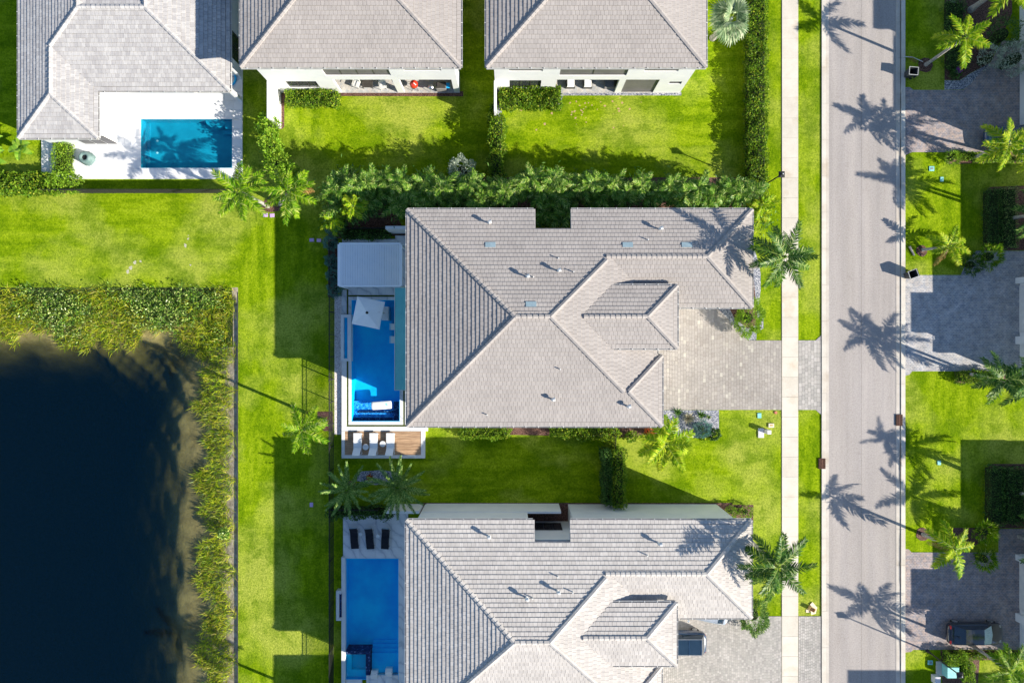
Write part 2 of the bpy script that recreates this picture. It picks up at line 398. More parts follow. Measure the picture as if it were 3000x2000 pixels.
M['red_enamel'] = simple('red_enamel', (0.62, 0.03, 0.015), (0.70, 0.05, 0.02), 4, 0.25, 0.6, coat=0.5)
M['steel'] = simple('stainless_steel', (0.5, 0.5, 0.52), (0.6, 0.6, 0.62), 4, 0.3, metal=0.9)
M['plastic_bin'] = simple('dark_bin_plastic', (0.035, 0.04, 0.045), (0.05, 0.055, 0.06), 3, 0.5)
M['bin_rim'] = simple('pale_bin_rim', (0.42, 0.44, 0.44), (0.52, 0.54, 0.54), 3, 0.5)
M['cover_sage'] = simple('sage_tarp', (0.10, 0.17, 0.16), (0.18, 0.26, 0.25), 3, 0.6, bump=0.6, bscale=5)
M['pvc'] = simple('white_vent_pipe', (0.66, 0.66, 0.64), (0.74, 0.74, 0.72), 3, 0.5)
M['skylight'] = simple('blue_grey_panel', (0.25, 0.34, 0.38), (0.32, 0.42, 0.46), 3, 0.25, 0.6)
M['float_white'] = simple('white_vinyl', (0.80, 0.80, 0.78), (0.84, 0.84, 0.82), 3, 0.4)
M['float_teal'] = simple('teal_print', (0.18, 0.70, 0.65), (0.22, 0.75, 0.70), 3, 0.5)
M['float_blue'] = simple('blue_vinyl', (0.02, 0.42, 0.85), (0.03, 0.48, 0.9), 3, 0.4)
M['paint_black'] = simple('black_car_paint', (0.012, 0.015, 0.022), (0.016, 0.019, 0.027), 2, 0.18, 0.6, coat=1.0)
M['paint_navy_sky'] = simple('dark_blue_sky_tint_paint', (0.015, 0.045, 0.10), (0.02, 0.055, 0.12), 2, 0.18, 0.6, coat=1.0)  # base blue raised to paint in the sky reflected by the dark body
M['paint_silver'] = simple('silver_car_paint', (0.42, 0.46, 0.50), (0.48, 0.52, 0.56), 2, 0.25, 0.6, metal=0.4, coat=1.0)
M['car_glass'] = simple('car_glass', (0.010, 0.025, 0.045), (0.014, 0.032, 0.055), 2, 0.05, 0.9, coat=1.0)
M['glass_reflection'] = simple('windshield_reflection_paint', (0.45, 0.60, 0.58), (0.75, 0.88, 0.86), 3, 0.3, metal=0.3, stretch=(0.5, 9, 1))  # streaks paint the windshield's teal and white reflection into its colour
M['tyre'] = simple('tyre_rubber', (0.02, 0.02, 0.02), (0.03, 0.03, 0.03), 5, 0.9)
M['rim'] = simple('alloy_rim', (0.38, 0.39, 0.40), (0.48, 0.49, 0.50), 5, 0.35, metal=0.7)
M['tail_red'] = simple('red_lamp_glass', (0.20, 0.006, 0.01), (0.26, 0.01, 0.012), 5, 0.15, 0.8)

# foliage (base colours; dark_leaf also paints shade inside the areca clumps)
M['lf_hedge'] = leafmat('hedge_leaf', [(0, (0.06, 0.15, 0.008)), (0.5, (0.15, 0.29, 0.014)), (0.85, (0.27, 0.40, 0.025)), (1, (0.50, 0.52, 0.05))], 0.4)
M['lf_lime'] = leafmat('lime_leaf', [(0, (0.10, 0.23, 0.012)), (0.5, (0.22, 0.40, 0.02)), (1, (0.40, 0.55, 0.05))], 0.35)
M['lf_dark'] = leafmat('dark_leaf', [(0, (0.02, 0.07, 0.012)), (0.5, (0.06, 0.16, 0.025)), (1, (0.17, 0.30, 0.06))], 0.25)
M['lf_areca'] = leafmat('glossy_areca_leaflet', [(0, (0.03, 0.12, 0.012)), (0.5, (0.11, 0.26, 0.022)), (0.8, (0.26, 0.42, 0.04)), (1, (0.60, 0.66, 0.22))], 0.3, 0.4, 0.22)
M['lf_coco'] = leafmat('yellow_green_leaflet', [(0, (0.10, 0.26, 0.003)), (0.5, (0.28, 0.44, 0.008)), (1, (0.56, 0.58, 0.04))], 0.35, 0.5, 0.12)
M['lf_royal'] = leafmat('green_leaflet', [(0, (0.015, 0.07, 0.005)), (0.6, (0.05, 0.15, 0.01)), (0.9, (0.16, 0.27, 0.03)), (1, (0.45, 0.50, 0.16))], 0.2, 0.45, 0.25)
M['lf_royal2'] = leafmat('fresh_green_leaflet', [(0, (0.04, 0.15, 0.003)), (0.5, (0.15, 0.32, 0.006)), (0.9, (0.36, 0.50, 0.02)), (1, (0.62, 0.62, 0.2))], 0.3, 0.5, 0.12)
M['lf_date'] = leafmat('sage_leaflet', [(0, (0.04, 0.13, 0.02)), (0.6, (0.13, 0.27, 0.05)), (1, (0.48, 0.58, 0.18))], 0.2, 0.5, 0.12)
M['lf_silver'] = leafmat('silver_leaf', [(0, (0.22, 0.30, 0.22)), (0.5, (0.36, 0.44, 0.33)), (1, (0.55, 0.60, 0.48))], 0.2, 0.5, 0.3)
M['lf_fan'] = leafmat('silver_green_fan_leaf', [(0, (0.10, 0.18, 0.08)), (0.5, (0.22, 0.31, 0.15)), (1, (0.52, 0.58, 0.36))], 0.2, 0.5, 0.2)
M['lf_blue'] = leafmat('blue_green_needles', [(0, (0.05, 0.16, 0.14)), (0.6, (0.10, 0.25, 0.21)), (1, (0.20, 0.36, 0.30))], 0.2)
M['lf_brown'] = leafmat('dead_leaflet', [(0, (0.20, 0.09, 0.03)), (0.6, (0.36, 0.19, 0.06)), (1, (0.50, 0.34, 0.12))], 0.2)
M['lf_reed'] = leafmat('reed_blade', [(0, (0.06, 0.16, 0.008)), (0.3, (0.22, 0.36, 0.010)), (0.65, (0.48, 0.56, 0.015)), (0.9, (0.66, 0.62, 0.04)), (1, (0.62, 0.50, 0.16))], 0.45, 0.45, 0.4)
M['lf_pick'] = leafmat('broad_marsh_leaf', [(0, (0.05, 0.15, 0.01)), (0.5, (0.22, 0.38, 0.04)), (1, (0.62, 0.70, 0.22))], 0.3, 0.35, 0.5)
M['lf_banana'] = leafmat('banana_leaf', [(0, (0.13, 0.32, 0.02)), (1, (0.34, 0.52, 0.05))], 0.4, 0.35, 0.5)
M['lf_purple'] = leafmat('purple_bloom', [(0, (0.20, 0.02, 0.30)), (1, (0.45, 0.08, 0.55))], 0.2)
M['lf_red'] = leafmat('red_croton_leaf', [(0, (0.20, 0.02, 0.01)), (0.5, (0.45, 0.09, 0.02)), (1, (0.6, 0.25, 0.05))], 0.2)
M['lf_maroon'] = leafmat('maroon_bromeliad_leaf', [(0, (0.12, 0.05, 0.07)), (1, (0.30, 0.18, 0.20))], 0.2)
M['lf_agave'] = leafmat('pale_agave_leaf', [(0, (0.35, 0.38, 0.26)), (1, (0.72, 0.60, 0.40))], 0.1)
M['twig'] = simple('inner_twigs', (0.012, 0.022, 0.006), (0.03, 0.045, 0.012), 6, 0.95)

def water_mat(name, tint, rough=0.03, bstr=0.1, bscale=2.0, turb=None, turbf=0.0, vol=None):
    m, N, L = nt(name)
    tr = N.new('ShaderNodeBsdfTransparent'); tr.inputs[0].default_value = (*tint, 1)
    gl = N.new('ShaderNodeBsdfGlossy'); gl.inputs['Roughness'].default_value = rough
    b = N.new('ShaderNodeBump'); b.inputs['Strength'].default_value = bstr; b.inputs['Distance'].default_value = 0.05
    L.new(noise(N, L, pos_node(N, L), bscale, 3), b.inputs['Height']); L.new(b.outputs[0], gl.inputs['Normal'])
    fr = N.new('ShaderNodeFresnel'); fr.inputs[0].default_value = 1.33
    body = tr.outputs[0]
    if turb:
        d = N.new('ShaderNodeBsdfDiffuse'); d.inputs[0].default_value = (*turb, 1)
        ms = N.new('ShaderNodeMixShader'); ms.inputs[0].default_value = turbf
        L.new(tr.outputs[0], ms.inputs[1]); L.new(d.outputs[0], ms.inputs[2]); body = ms.outputs[0]
    s = N.new('ShaderNodeMixShader'); ge = N.new('ShaderNodeNewGeometry')
    L.new(math_(N, L, 'MULTIPLY', fr.outputs[0], math_(N, L, 'SUBTRACT', 1.0, ge.outputs['Backfacing'])), s.inputs[0]); L.new(body, s.inputs[1]); L.new(gl.outputs[0], s.inputs[2])
    o = N.new('ShaderNodeOutputMaterial'); L.new(s.outputs[0], o.inputs[0])
    if vol:
        a = N.new('ShaderNodeVolumeAbsorption'); a.inputs[0].default_value = (*vol[0], 1); a.inputs[1].default_value = vol[1]
        L.new(a.outputs[0], o.inputs['Volume'])
    return m
M['pool_water'] = water_mat('pool_water', (0.60, 0.90, 0.98), 0.03, 0.12, 2.5)
M['pond_water'] = water_mat('pond_water', (0.95, 0.97, 0.93), 0.05, 0.15, 3.0, (0.0, 0.036, 0.085), 0.13, ((0.55, 0.575, 0.42), 1.15))

# ------------------------------------------------------------------ the ground
XE, YE = 300.0, 300.0
holes = []   # (x0, x1, y0, y1) metres
PX1 = gx(697); PY1 = gy(842)                    # pond corner (right edge, upper edge)
holes.append((-110.0, PX1, -110.0, PY1))
POOLS = {'mid': (gx(1031, .25), gx(1170, .25), gy(1233, .25), gy(880, .25)),
         'south': (gx(1012, .25), gx(1166, .25), gy(1988, .25), gy(1637, .25)),
         'west': (gx(414, .1), gx(679, .1), gy(491, .1), gy(350, .1))}
for k in POOLS:
    a = POOLS[k]; holes.append((a[0]-.05, a[1]+.05, a[2]-.05, a[3]+.05))
def sheet_with_holes(mb, x0, x1, y0, y1, z, hs):
    xs = sorted({x0, x1, *[h[0] for h in hs], *[h[1] for h in hs]}); ys = sorted({y0, y1, *[h[2] for h in hs], *[h[3] for h in hs]})
    xs = [x for x in xs if x0 <= x <= x1]; ys = [y for y in ys if y0 <= y <= y1]
    for i in range(len(xs)-1):
        for j in range(len(ys)-1):
            cx, cy = (xs[i]+xs[i+1])/2, (ys[j]+ys[j+1])/2
            if any(h[0] < cx < h[1] and h[2] < cy < h[3] for h in hs): continue
            mb.face([(xs[i], ys[j], z), (xs[i+1], ys[j], z), (xs[i+1], ys[j+1], z), (xs[i], ys[j+1], z)])
mb = MB(); sheet_with_holes(mb, -XE, XE, -YE, YE, 0.0, holes)
tag(mb.build('ground', M['grass']), kind='structure')

def inpoly(x, y, P):
    c = False; n = len(P)
    for i in range(n):
        x1, y1 = P[i][:2]; x2, y2 = P[(i+1) % n][:2]
        if (y1 > y) != (y2 > y) and x < (x2-x1)*(y-y1)/(y2-y1)+x1: c = not c
    return c
def half(poly, a, b, c):
    """keep a*x+b*y+c >= 0"""
    out = []
    for i in range(len(poly)):
        p, q = poly[i], poly[(i+1) % len(poly)]
        dp = a*p[0]+b*p[1]+c; dq = a*q[0]+b*q[1]+c
        if dp >= 0: out.append(p)
        if (dp > 0 and dq < 0) or (dp < 0 and dq > 0):
            t = dp/(dp-dq); out.append((p[0]+t*(q[0]-p[0]), p[1]+t*(q[1]-p[1])))
    return out
def area(P):
    return abs(sum(P[i][0]*P[(i+1) % len(P)][1]-P[(i+1) % len(P)][0]*P[i][1] for i in range(len(P))))/2 if len(P) > 2 else 0

def surface(name, pts, z, mat, kind='structure', thick=None, label=None):
    mb = MB()
    if thick: mb.prism(pts, z-thick, z)
    else: mb.sheet(pts, z)
    return tag(mb.build(name, mat), label, kind=kind)
def pp(pts, z=0.0): return [tuple(g(x, y, z)[:2]) for x, y in pts]
def rect(x0, x1, y0, y1, z=0.0): return pp([(x0, y0), (x1, y0), (x1, y1), (x0, y1)], z)

# road, kerbs, gutters, pavements ------------------------------------------------
YT, YB = -1500, 3500
surface('road', rect(2422, 2632, YT, YB), 0.012, M['asphalt'])
def strip(name, piece, x0, x1, ztop, mat, seg, y0=-120, y1=2120, gap=0.012, off=0, far=True):
    """a paved strip along the street, its slabs separate"""
    s = surface(name, rect(x0, x1, YT, YB), 0.008, M['joint'])
    a, b = gx(x0), gx(x1); y = y0 + off; me = {}
    mb = MB(); mb.bbox(a+gap/2, b-gap/2, -seg/PPM/2+gap/2, seg/PPM/2-gap/2, -0.05, 0, 0.008); me = mb.mesh(piece, mat)
    while y < y1:
        o = link(piece, me, s, loc=(0, gy(y+seg/2), ztop)); y += seg
    for (q0, q1) in ((YT, y0+off-0.5), (y+0.5, YB)):
        f = MB(); f.box(a+.003, b-.003, gy(q1), gy(q0), 0.009, ztop); f.build('paving', mat, s)
    return s
strip('pavement', 'paving_slab', 2290, 2338, 0.05, M['sidewalk'], 58.3)
strip('kerb', 'kerb_stone', 2406, 2418, 0.09, M['kerb'], 106)
strip('gutter', 'gutter_slab', 2418.3, 2428, 0.03, M['gutter'], 106)
strip('kerb', 'kerb_stone', 2638, 2651, 0.09, M['kerb'], 106, off=-28)
strip('gutter', 'gutter_slab', 2624.5, 2637.7, 0.03, M['gutter'], 106, off=-28)
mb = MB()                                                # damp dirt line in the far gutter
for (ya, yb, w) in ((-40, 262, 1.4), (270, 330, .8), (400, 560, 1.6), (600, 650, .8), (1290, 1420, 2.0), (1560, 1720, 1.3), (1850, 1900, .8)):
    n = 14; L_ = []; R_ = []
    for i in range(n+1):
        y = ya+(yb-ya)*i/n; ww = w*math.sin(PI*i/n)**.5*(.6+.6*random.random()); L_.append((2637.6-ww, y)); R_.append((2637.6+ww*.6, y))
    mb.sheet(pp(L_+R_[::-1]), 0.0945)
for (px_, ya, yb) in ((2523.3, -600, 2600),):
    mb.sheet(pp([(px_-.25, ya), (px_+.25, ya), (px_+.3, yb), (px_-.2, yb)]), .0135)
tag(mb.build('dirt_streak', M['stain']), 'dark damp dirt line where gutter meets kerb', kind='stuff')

# paving ------------------------------------------------------------------------
def lay(struct, poly, w, l, mat, along='y', n_ind=300, z0=0.012, h=0.028, gap=0.012, piece='paver', ox=0.0, oy=0.0):
    """individual pavers clipped to a polygon; the ones nearest the camera are objects, the rest one mesh"""
    xs = [p[0] for p in poly]; ys = [p[1] for p in poly]; cand = []; rest = MB()
    if along == 'y': dx, dy = w, l
    else: dx, dy = l, w
    full = MB(); full.bbox(-dx/2+gap/2, dx/2-gap/2, -dy/2+gap/2, dy/2-gap/2, 0, h, 0.006)
    fm = full.mesh(piece, mat)
    i = 0
    if along == 'y':
        x = math.floor(min(xs)/dx)*dx+ox
        while x < max(xs):
            y = math.floor(min(ys)/dy)*dy - rng.random()*dy + oy
            while y < max(ys):
                cand.append((x+dx/2, y+dy/2)); y += dy
            x += dx
    else:
        y = math.floor(min(ys)/dy)*dy+oy
        while y < max(ys):
            x = math.floor(min(xs)/dx)*dx - rng.random()*dx + ox
            while x < max(xs):
                cand.append((x+dx/2, y+dy/2)); x += dx
            y += dy
    cand.sort(key=lambda c: c[0]**2+c[1]**2); n = 0
    for cx, cy in cand:
        a, b, c, d = cx-dx/2+gap/2, cx+dx/2-gap/2, cy-dy/2+gap/2, cy+dy/2-gap/2
        k = sum(inpoly(q[0], q[1], poly) for q in ((a, c), (b, c), (b, d), (a, d)))
        if k == 4:
            if n < n_ind:
                link(piece, fm, struct, loc=(cx, cy, z0 + random.uniform(-.003, .003))); n += 1
            else:
                e = random.uniform(-.003, .003); rest.prism([(a, c), (b, c), (b, d), (a, d)], z0, z0+h+e, bottom=False)
        elif k > 0 or inpoly(cx, cy, poly):
            P = half(half(half(half(list(poly), 1, 0, -a), -1, 0, b), 0, 1, -c), 0, -1, d)
            if len(P) > 2 and area(P) > 0.002: rest.prism(P, z0, z0+h, bottom=False)
    if rest.v:
        tag(rest.build(piece, mat, struct), kind='stuff')
DW1 = pp([(1860, 905), (2105, 905), (2190, 997), (2289, 997), (2289, 1200), (1935, 1200), (1935, 1180), (1860, 1180)])
s = surface('driveway', DW1, 0.012, M['joint'], label='sand coloured paved driveway in front of the middle house')
lay(s, DW1, 0.235, 0.36, M['paver_sand'])
AP1 = pp([(2338.5, 997), (2389, 997), (2405.5, 982), (2405.5, 1214), (2389, 1200), (2338.5, 1200)])
s = surface('driveway_apron', AP1, 0.012, M['joint']); lay(s, AP1, 0.25, 0.37, M['paver_grey'])
DW2 = pp([(1860, 1690), (2105, 1690), (2190, 1804), (2289, 1804), (2289, 2050), (1860, 2050)])
s = surface('driveway', DW2, 0.012, M['joint'], label='pale grey paved driveway with parked cars at the bottom')
lay(s, DW2, 0.17, 0.24, M['paver_grey'])
AP2 = pp([(2338.5, 1804), (2405.5, 1804), (2405.5, 2050), (2338.5, 2050)])
s = surface('driveway_apron', AP2, 0.012, M['joint']); lay(s, AP2, 0.17, 0.24, M['paver_grey'])
for nm, P, mt in (('driveway', [(2651, 256), (2665, 256), (2676, 264), (2822, 264), (2842, 248), (2872, 213), (2900, 186), (2935, 120), (3300, 120), (3300, 446), (2672, 446), (2651, 455)], 'herr_brown'),
                  ('driveway', [(2651, 806), (2858, 806), (2872, 735), (3300, 735), (3300, 1087), (2672, 1087), (2664, 1097), (2651, 1101)], 'herr_blue'),
                  ('driveway', [(2651, 1607), (2662, 1608), (2670, 1617), (2790, 1617), (2925, 1617), (2925, 1548), (3300, 1548), (3300, 1902), (2676, 1902), (2668, 1908), (2651, 1910)], 'herr_brown')):
    surface(nm, pp(P), 0.016, M[mt])
    bo = MB()
# planting beds -----------------------------------------------------------------
def bed(name, P, mat, z=0.01): surface(name, pp(P), z, M[mat])
bed('pebble_bed', [(2095, 880), (2180, 790), (2200, 740), (2212, 735), (2222, 770), (2228, 800), (2228, 850), (2222, 900), (2236, 935), (2236, 962), (2216, 972), (2215, 996), (2190, 996), (2105, 905)], 'pebble_blue', 0.02)
bed('mulch_bed', [(2100, 830), (2205, 790), (2216, 900), (2222, 950), (2190, 962), (2150, 930)], 'mulch', 0.024)
bed('pebble_bed', [(1938, 1201), (2106, 1201), (2106, 1255), (2080, 1282), (2040, 1282), (1938, 1275)], 'pebble_blue', 0.02)
bed('mulch_bed', [(1440, 1240), (1938, 1240), (1938, 1270), (1840, 1280), (1440, 1272)], 'mulch', 0.006)
bed('mulch_bed', [(1230, 1472), (2145, 1472), (2145, 1482), (2207, 1484), (2207, 1530), (2100, 1530), (1230, 1530)], 'mulch', 0.006)
bed('mulch_bed', [(2110, 1478), (2207, 1478), (2207, 1530), (2120, 1530)], 'mulch', 0.01)
bed('mulch_bed', [(830, 268), (1357, 268), (1357, 283), (1000, 282), (985, 303), (833, 300), (833, 372), (824, 380), (822, 268)], 'mulch', 0.006)
bed('pebble_bed', [(1462, 270), (1996, 270), (1996, 280), (1650, 280), (1640, 306), (1470, 308), (1470, 340), (1458, 350), (1455, 270)], 'pebble_blue', 0.006)
bed('mulch_bed', [(755, 605), (790, 575), (840, 560), (850, 600), (820, 618), (790, 622), (770, 618)], 'mulch', 0.006)
bed('mulch_bed', [(930, 1205), (975, 1205), (975, 1262), (950, 1262), (930, 1245)], 'mulch', 0.006)
bed('pebble_bed', [(980, 868), (1001, 868), (1001, 1272), (980, 1272)], 'pebble_white', 0.012)
bed('pebble_bed', [(1046, 1388), (1060, 1380), (1120, 1376), (1165, 1384), (1170, 1410), (1100, 1420), (1046, 1408)], 'pebble_blue', 0.012)
bed('mulch_bed', [(970, 600), (1150, 600), (1190, 690), (960, 700)], 'mulch', 0.006)
bed('mulch_bed', [(961, 690), (990, 690), (990, 870), (961, 870)], 'mulch', 0.007)
bed('mulch_bed', [(960, 520), (2235, 520), (2235, 625), (960, 640)], 'mulch', 0.005)
bed('mulch_bed', [(2183, -200), (2240, -200), (2240, 560), (2183, 560)], 'mulch', 0.006)
bed('mulch_bed', [(190, 425), (200, 425), (200, 510), (190, 510)], 'mulch', 0.13)
bed('mulch_bed', [(2767, -300), (2965, -300), (2965, 40), (2900, 186), (2842, 215), (2812, 235), (2767, 235)], 'mulch', 0.006)
bed('pebble_bed', [(2767, 236), (2812, 236), (2842, 216), (2900, 186), (2872, 213), (2842, 248), (2822, 263), (2767, 263)], 'pebble_blue', 0.009)
bed('mulch_bed', [(2773, 447), (2990, 447), (2990, 477), (2773, 481)], 'mulch', 0.006)
bed('mulch_bed', [(2886, 560), (2900, 548), (3100, 540), (3100, 733), (2886, 733)], 'mulch', 0.006)
bed('pebble_bed', [(2830, 770), (2860, 735), (2886, 733), (2886, 790), (2860, 805), (2815, 805)], 'pebble_blue', 0.009)
bed('mulch_bed', [(2795, 1088), (2990, 1088), (2990, 1122), (2800, 1122)], 'mulch', 0.006)
bed('mulch_bed', [(2893, 1370), (2905, 1358), (3100, 1358), (3100, 1546), (2893, 1546)], 'mulch', 0.006)
bed('mulch_bed', [(2790, 1545), (2890, 1545), (2890, 1580), (2850, 1600), (2790, 1570)], 'mulch', 0.006)
bed('mulch_bed', [(2755, 1904), (3000, 1904), (3000, 1932), (2870, 1932), (2865, 2000), (2760, 2000)], 'mulch', 0.006)
def ring(px, py, r, label):
    mb = MB(); n = 22; P = [(g(px, py)+Vector((math.cos(2*PI*i/n), math.sin(2*PI*i/n), 0))*r*(1+random.uniform(-.06, .06))) for i in range(n)]
    mb.prism([(p.x, p.y) for p in P], 0.0, 0.03); tag(mb.build('mulch_ring', M['mulch']), kind='structure')
ring(2711, 191, 0.62, ''); ring(2700, 735, 0.46, ''); ring(2703, 1564, 0.55, ''); ring(951, 1231, 0.35, '')
# bare patches in the left lawn
mb = MB()
for cx, cy, r in ((382, 785, .25), (395, 770, .2), (375, 796, .18), (412, 766, .12), (543, 718, .22), (551, 700, .12), (552, 690, .07), (558, 776, .1)):
    n = 11; P = [g(cx, cy)+Vector((math.cos(2*PI*i/n)*.9, math.sin(2*PI*i/n), 0))*r*random.uniform(.45, 1.1) for i in range(n)]
    mb.sheet([(p.x, p.y) for p in P], 0.005)
tag(mb.build('bare_earth', simple('dusty_earth', (0.36, 0.36, 0.20), (0.55, 0.52, 0.42), 9, 0.95)), kind='stuff')
mb = MB()
for _ in range(46):
    x = random.gauss(1720, 90); y = 285+abs(random.gauss(0, 50)); r = random.uniform(.03, .12)
    n = 7; P = [g(x, y)+Vector((math.cos(2*PI*i/n), math.sin(2*PI*i/n), 0))*r*random.uniform(.4, 1.3) for i in range(n)]
    mb.sheet([(p.x, p.y) for p in P], 0.005)
tag(mb.build('dry_leaf_litter', simple('dry_litter', (0.42, 0.27, 0.12), (0.55, 0.38, 0.20), 9, 0.95)), kind='stuff')

# ------------------------------------------------------------------ the pond
WL = -0.80
nx_, ny_ = 150, 170
xs = PX1 - np.concatenate([np.linspace(0, 14, 100), np.linspace(14.5, 88, nx_-100)])
ys = PY1 - np.concatenate([np.linspace(0, 14, 90), np.linspace(14.5, 100, ny_-90)])
Xg, Yg = np.meshgrid(xs, ys)
def wob(x, y): return 0.35*np.sin(x*1.1+1)*np.sin(y*.9)+.22*np.sin(x*2.3+y*1.7)+.12*np.sin(x*5+.3)*np.sin(y*4.7)
def pond_d(x, y):
    dx = PX1-x; dy = (PY1-y)*0.78; r = 1.3
    return np.where((dx < r) & (dy < r), r-np.sqrt(np.maximum(0, (r-dx))**2+np.maximum(0, (r-dy))**2), np.minimum(dx, dy))
def bed_z(x, y):
    d = pond_d(x, y)*(1) + wob(x, y)*np.clip(pond_d(x, y)/3, 0, 1)
    z = np.where(d < 0.12, 0.0, np.where(d < 3.0, -0.12-0.235*(d-0.12), -0.80-0.13*(d-3.0)))
    z = np.where(d > 5.2, -1.086-0.50*(d-5.2), z)
    dxx = PX1-x; dyy = (PY1-y)*0.78
    z = np.where(d > 3.2, z-0.9*(d-3.2)*np.clip((dxx-dyy+1.5)/9.0, 0, 1), z)
    return np.maximum(z, -5.5)
Zg = bed_z(Xg, Yg)
co = np.stack([Xg, Yg, Zg], -1).reshape(-1, 3); idx = np.arange(nx_*ny_).reshape(ny_, nx_)
F = np.stack([idx[:-1, :-1], idx[1:, :-1], idx[1:, 1:], idx[:-1, 1:]], -1).reshape(-1, 4)
me = bpy.data.meshes.new('pond_bank'); me.from_pydata(co.tolist(), [], F.tolist())
def bank_mat():
    m, N, L = nt('pond_bank_soil'); geo = N.new('ShaderNodeNewGeometry'); sep = N.new('ShaderNodeSeparateXYZ'); L.new(geo.outputs['Position'], sep.inputs[0])
    v = pos_node(N, L); n = noise(N, L, v, 2.2, 5, .7)
    sand = ramp(N, L, n, [(0.35, (0.22, 0.18, 0.13)), (0.65, (0.50, 0.44, 0.34))])
    mud = ramp(N, L, noise(N, L, v, .8, 5, .7), [(0.35, (0.20, 0.16, 0.06)), (0.65, (0.38, 0.31, 0.13))])
    f = N.new('ShaderNodeMapRange'); L.new(sep.outputs[2], f.inputs[0]); f.inputs[1].default_value = -0.85; f.inputs[2].default_value = -0.45
    north = math_(N, L, 'MULTIPLY', math_(N, L, 'GREATER_THAN', sep.outputs[1], PY1-5.0), math_(N, L, 'LESS_THAN', sep.outputs[0], PX1-.5))
    sand = mix(N, L, north, sand, (0.05, 0.07, 0.02))
    c = mix(N, L, f.outputs[0], mud, sand)
    finish(N, L, c, 0.95, 0.1, n, 0.6, 0.1); return m
me.materials.append(bank_mat()); me.update()
me.polygons.foreach_set('use_smooth', [True]*len(me.polygons))
tag(link('pond_bank', me), kind='structure')
mb = MB(); mb.box(PX1-88, PX1-0.9, PY1-100, PY1-1.2, -8.0, WL)
tag(mb.build('pond_water', M['pond_water']), kind='structure')
mb = MB(); mb.box(PX1-.03, PX1+.02, -90, PY1-.4, -.3, 0.03); mb.build('bulkhead', M['frame_dark'])
tag(bpy.data.objects['bulkhead'], 'thin dark edging board where the lawn meets the pond bank', 'edging')

# ------------------------------------------------------------------ foliage
def unit(a): return a/np.maximum(np.linalg.norm(a, axis=-1, keepdims=True), 1e-6)
def leaf_quads(P, A, L, W, fold=0.0):
    """diamond leaves: base P, unit axis A, length L, width W"""
    n = len(P); r = rng.normal(size=(n, 3)); r[:, 2] += 1.2
    S = unit(np.cross(A, r)); Up = np.cross(S, A)
    L = np.broadcast_to(L, n)[:, None]; W = np.broadcast_to(W, n)[:, None]
    mid = P + A*L*0.48
    return np.stack([P, mid + S*W*.5 + Up*W*fold, P + A*L, mid - S*W*.5 + Up*W*fold], 1)
def core_box(x0, x1, y0, y1, z0, z1):
    return MB().bbox(x0, x1, y0, y1, z0, z1, min(.1, (x1-x0)*.3, (y1-y0)*.3))
def hedge(label, x0, x1, y0, y1, h, mat='lf_hedge', dens=130, L=.17, W=.10, lump=.16, cat='hedge', name='hedge', group=None, z0=0.0, ragged=.12):
    """clipped or loose hedge; the rectangle is given in photograph pixels of its top"""
    a, b, c, d = gx(x0, h), gx(x1, h), gy(y1, h), gy(y0, h); cx, cy = (a+b)/2, (c+d)/2
    t = thing(name, label, cat, (cx, cy, z0), 0, group); wx, wy = b-a, d-c; hh = h-z0
    ph = rng.random(6)*6
    def top(x, y): return hh*(1+lump*(np.sin(x*2.1+ph[0])*np.sin(y*2.4+ph[1])*.6+.4*np.sin(x*4.7+ph[2])*np.sin(y*5.1+ph[3])))
    def put(n, face):
        if face == 0:
            x = rng.uniform(-wx/2, wx/2, n); y = rng.uniform(-wy/2, wy/2, n); z = top(x, y); N_ = np.stack([x*0, x*0, x*0+1], -1)
        else:
            s = -1 if face in (1, 3) else 1
            if face < 3: x = np.full(n, s*wx/2.); y = rng.uniform(-wy/2, wy/2, n); N_ = np.stack([x*0+s, x*0, x*0], -1)
            else: y = np.full(n, s*wy/2.); x = rng.uniform(-wx/2, wx/2, n); N_ = np.stack([x*0, y*0+s, x*0], -1)
            z = rng.uniform(0.05, 1, n)*top(x, y)
            bulge = ragged*(np.sin(x*3+y*3+ph[4])*.6+np.sin(x*7+y*6+z*4+ph[5])*.4) ; x = x+N_[:, 0]*bulge; y = y+N_[:, 1]*bulge
        P = np.stack([x, y, z], -1)+rng.normal(size=(n, 3))*.05
        A = unit(N_*.5+rng.normal(size=(n, 3))*.75+np.array([0, 0, .35]))
        s = rng.uniform(.6, 1.25, n)
        return leaf_quads(P-A*L*.3, A, L*s, W*s)
    Q = [put(int(dens*wx*wy*1.4)+20, 0)]
    for f, ar in ((1, wy*hh), (2, wy*hh), (3, wx*hh), (4, wx*hh)): Q.append(put(int(dens*ar*.7)+10, f))
    link('foliage', np_mesh('foliage', np.concatenate(Q), 4, M[mat]), t)
    q = min(.14, wx*.25, wy*.25)
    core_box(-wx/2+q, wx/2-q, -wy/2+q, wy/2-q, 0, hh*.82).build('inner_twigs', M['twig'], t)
    return t
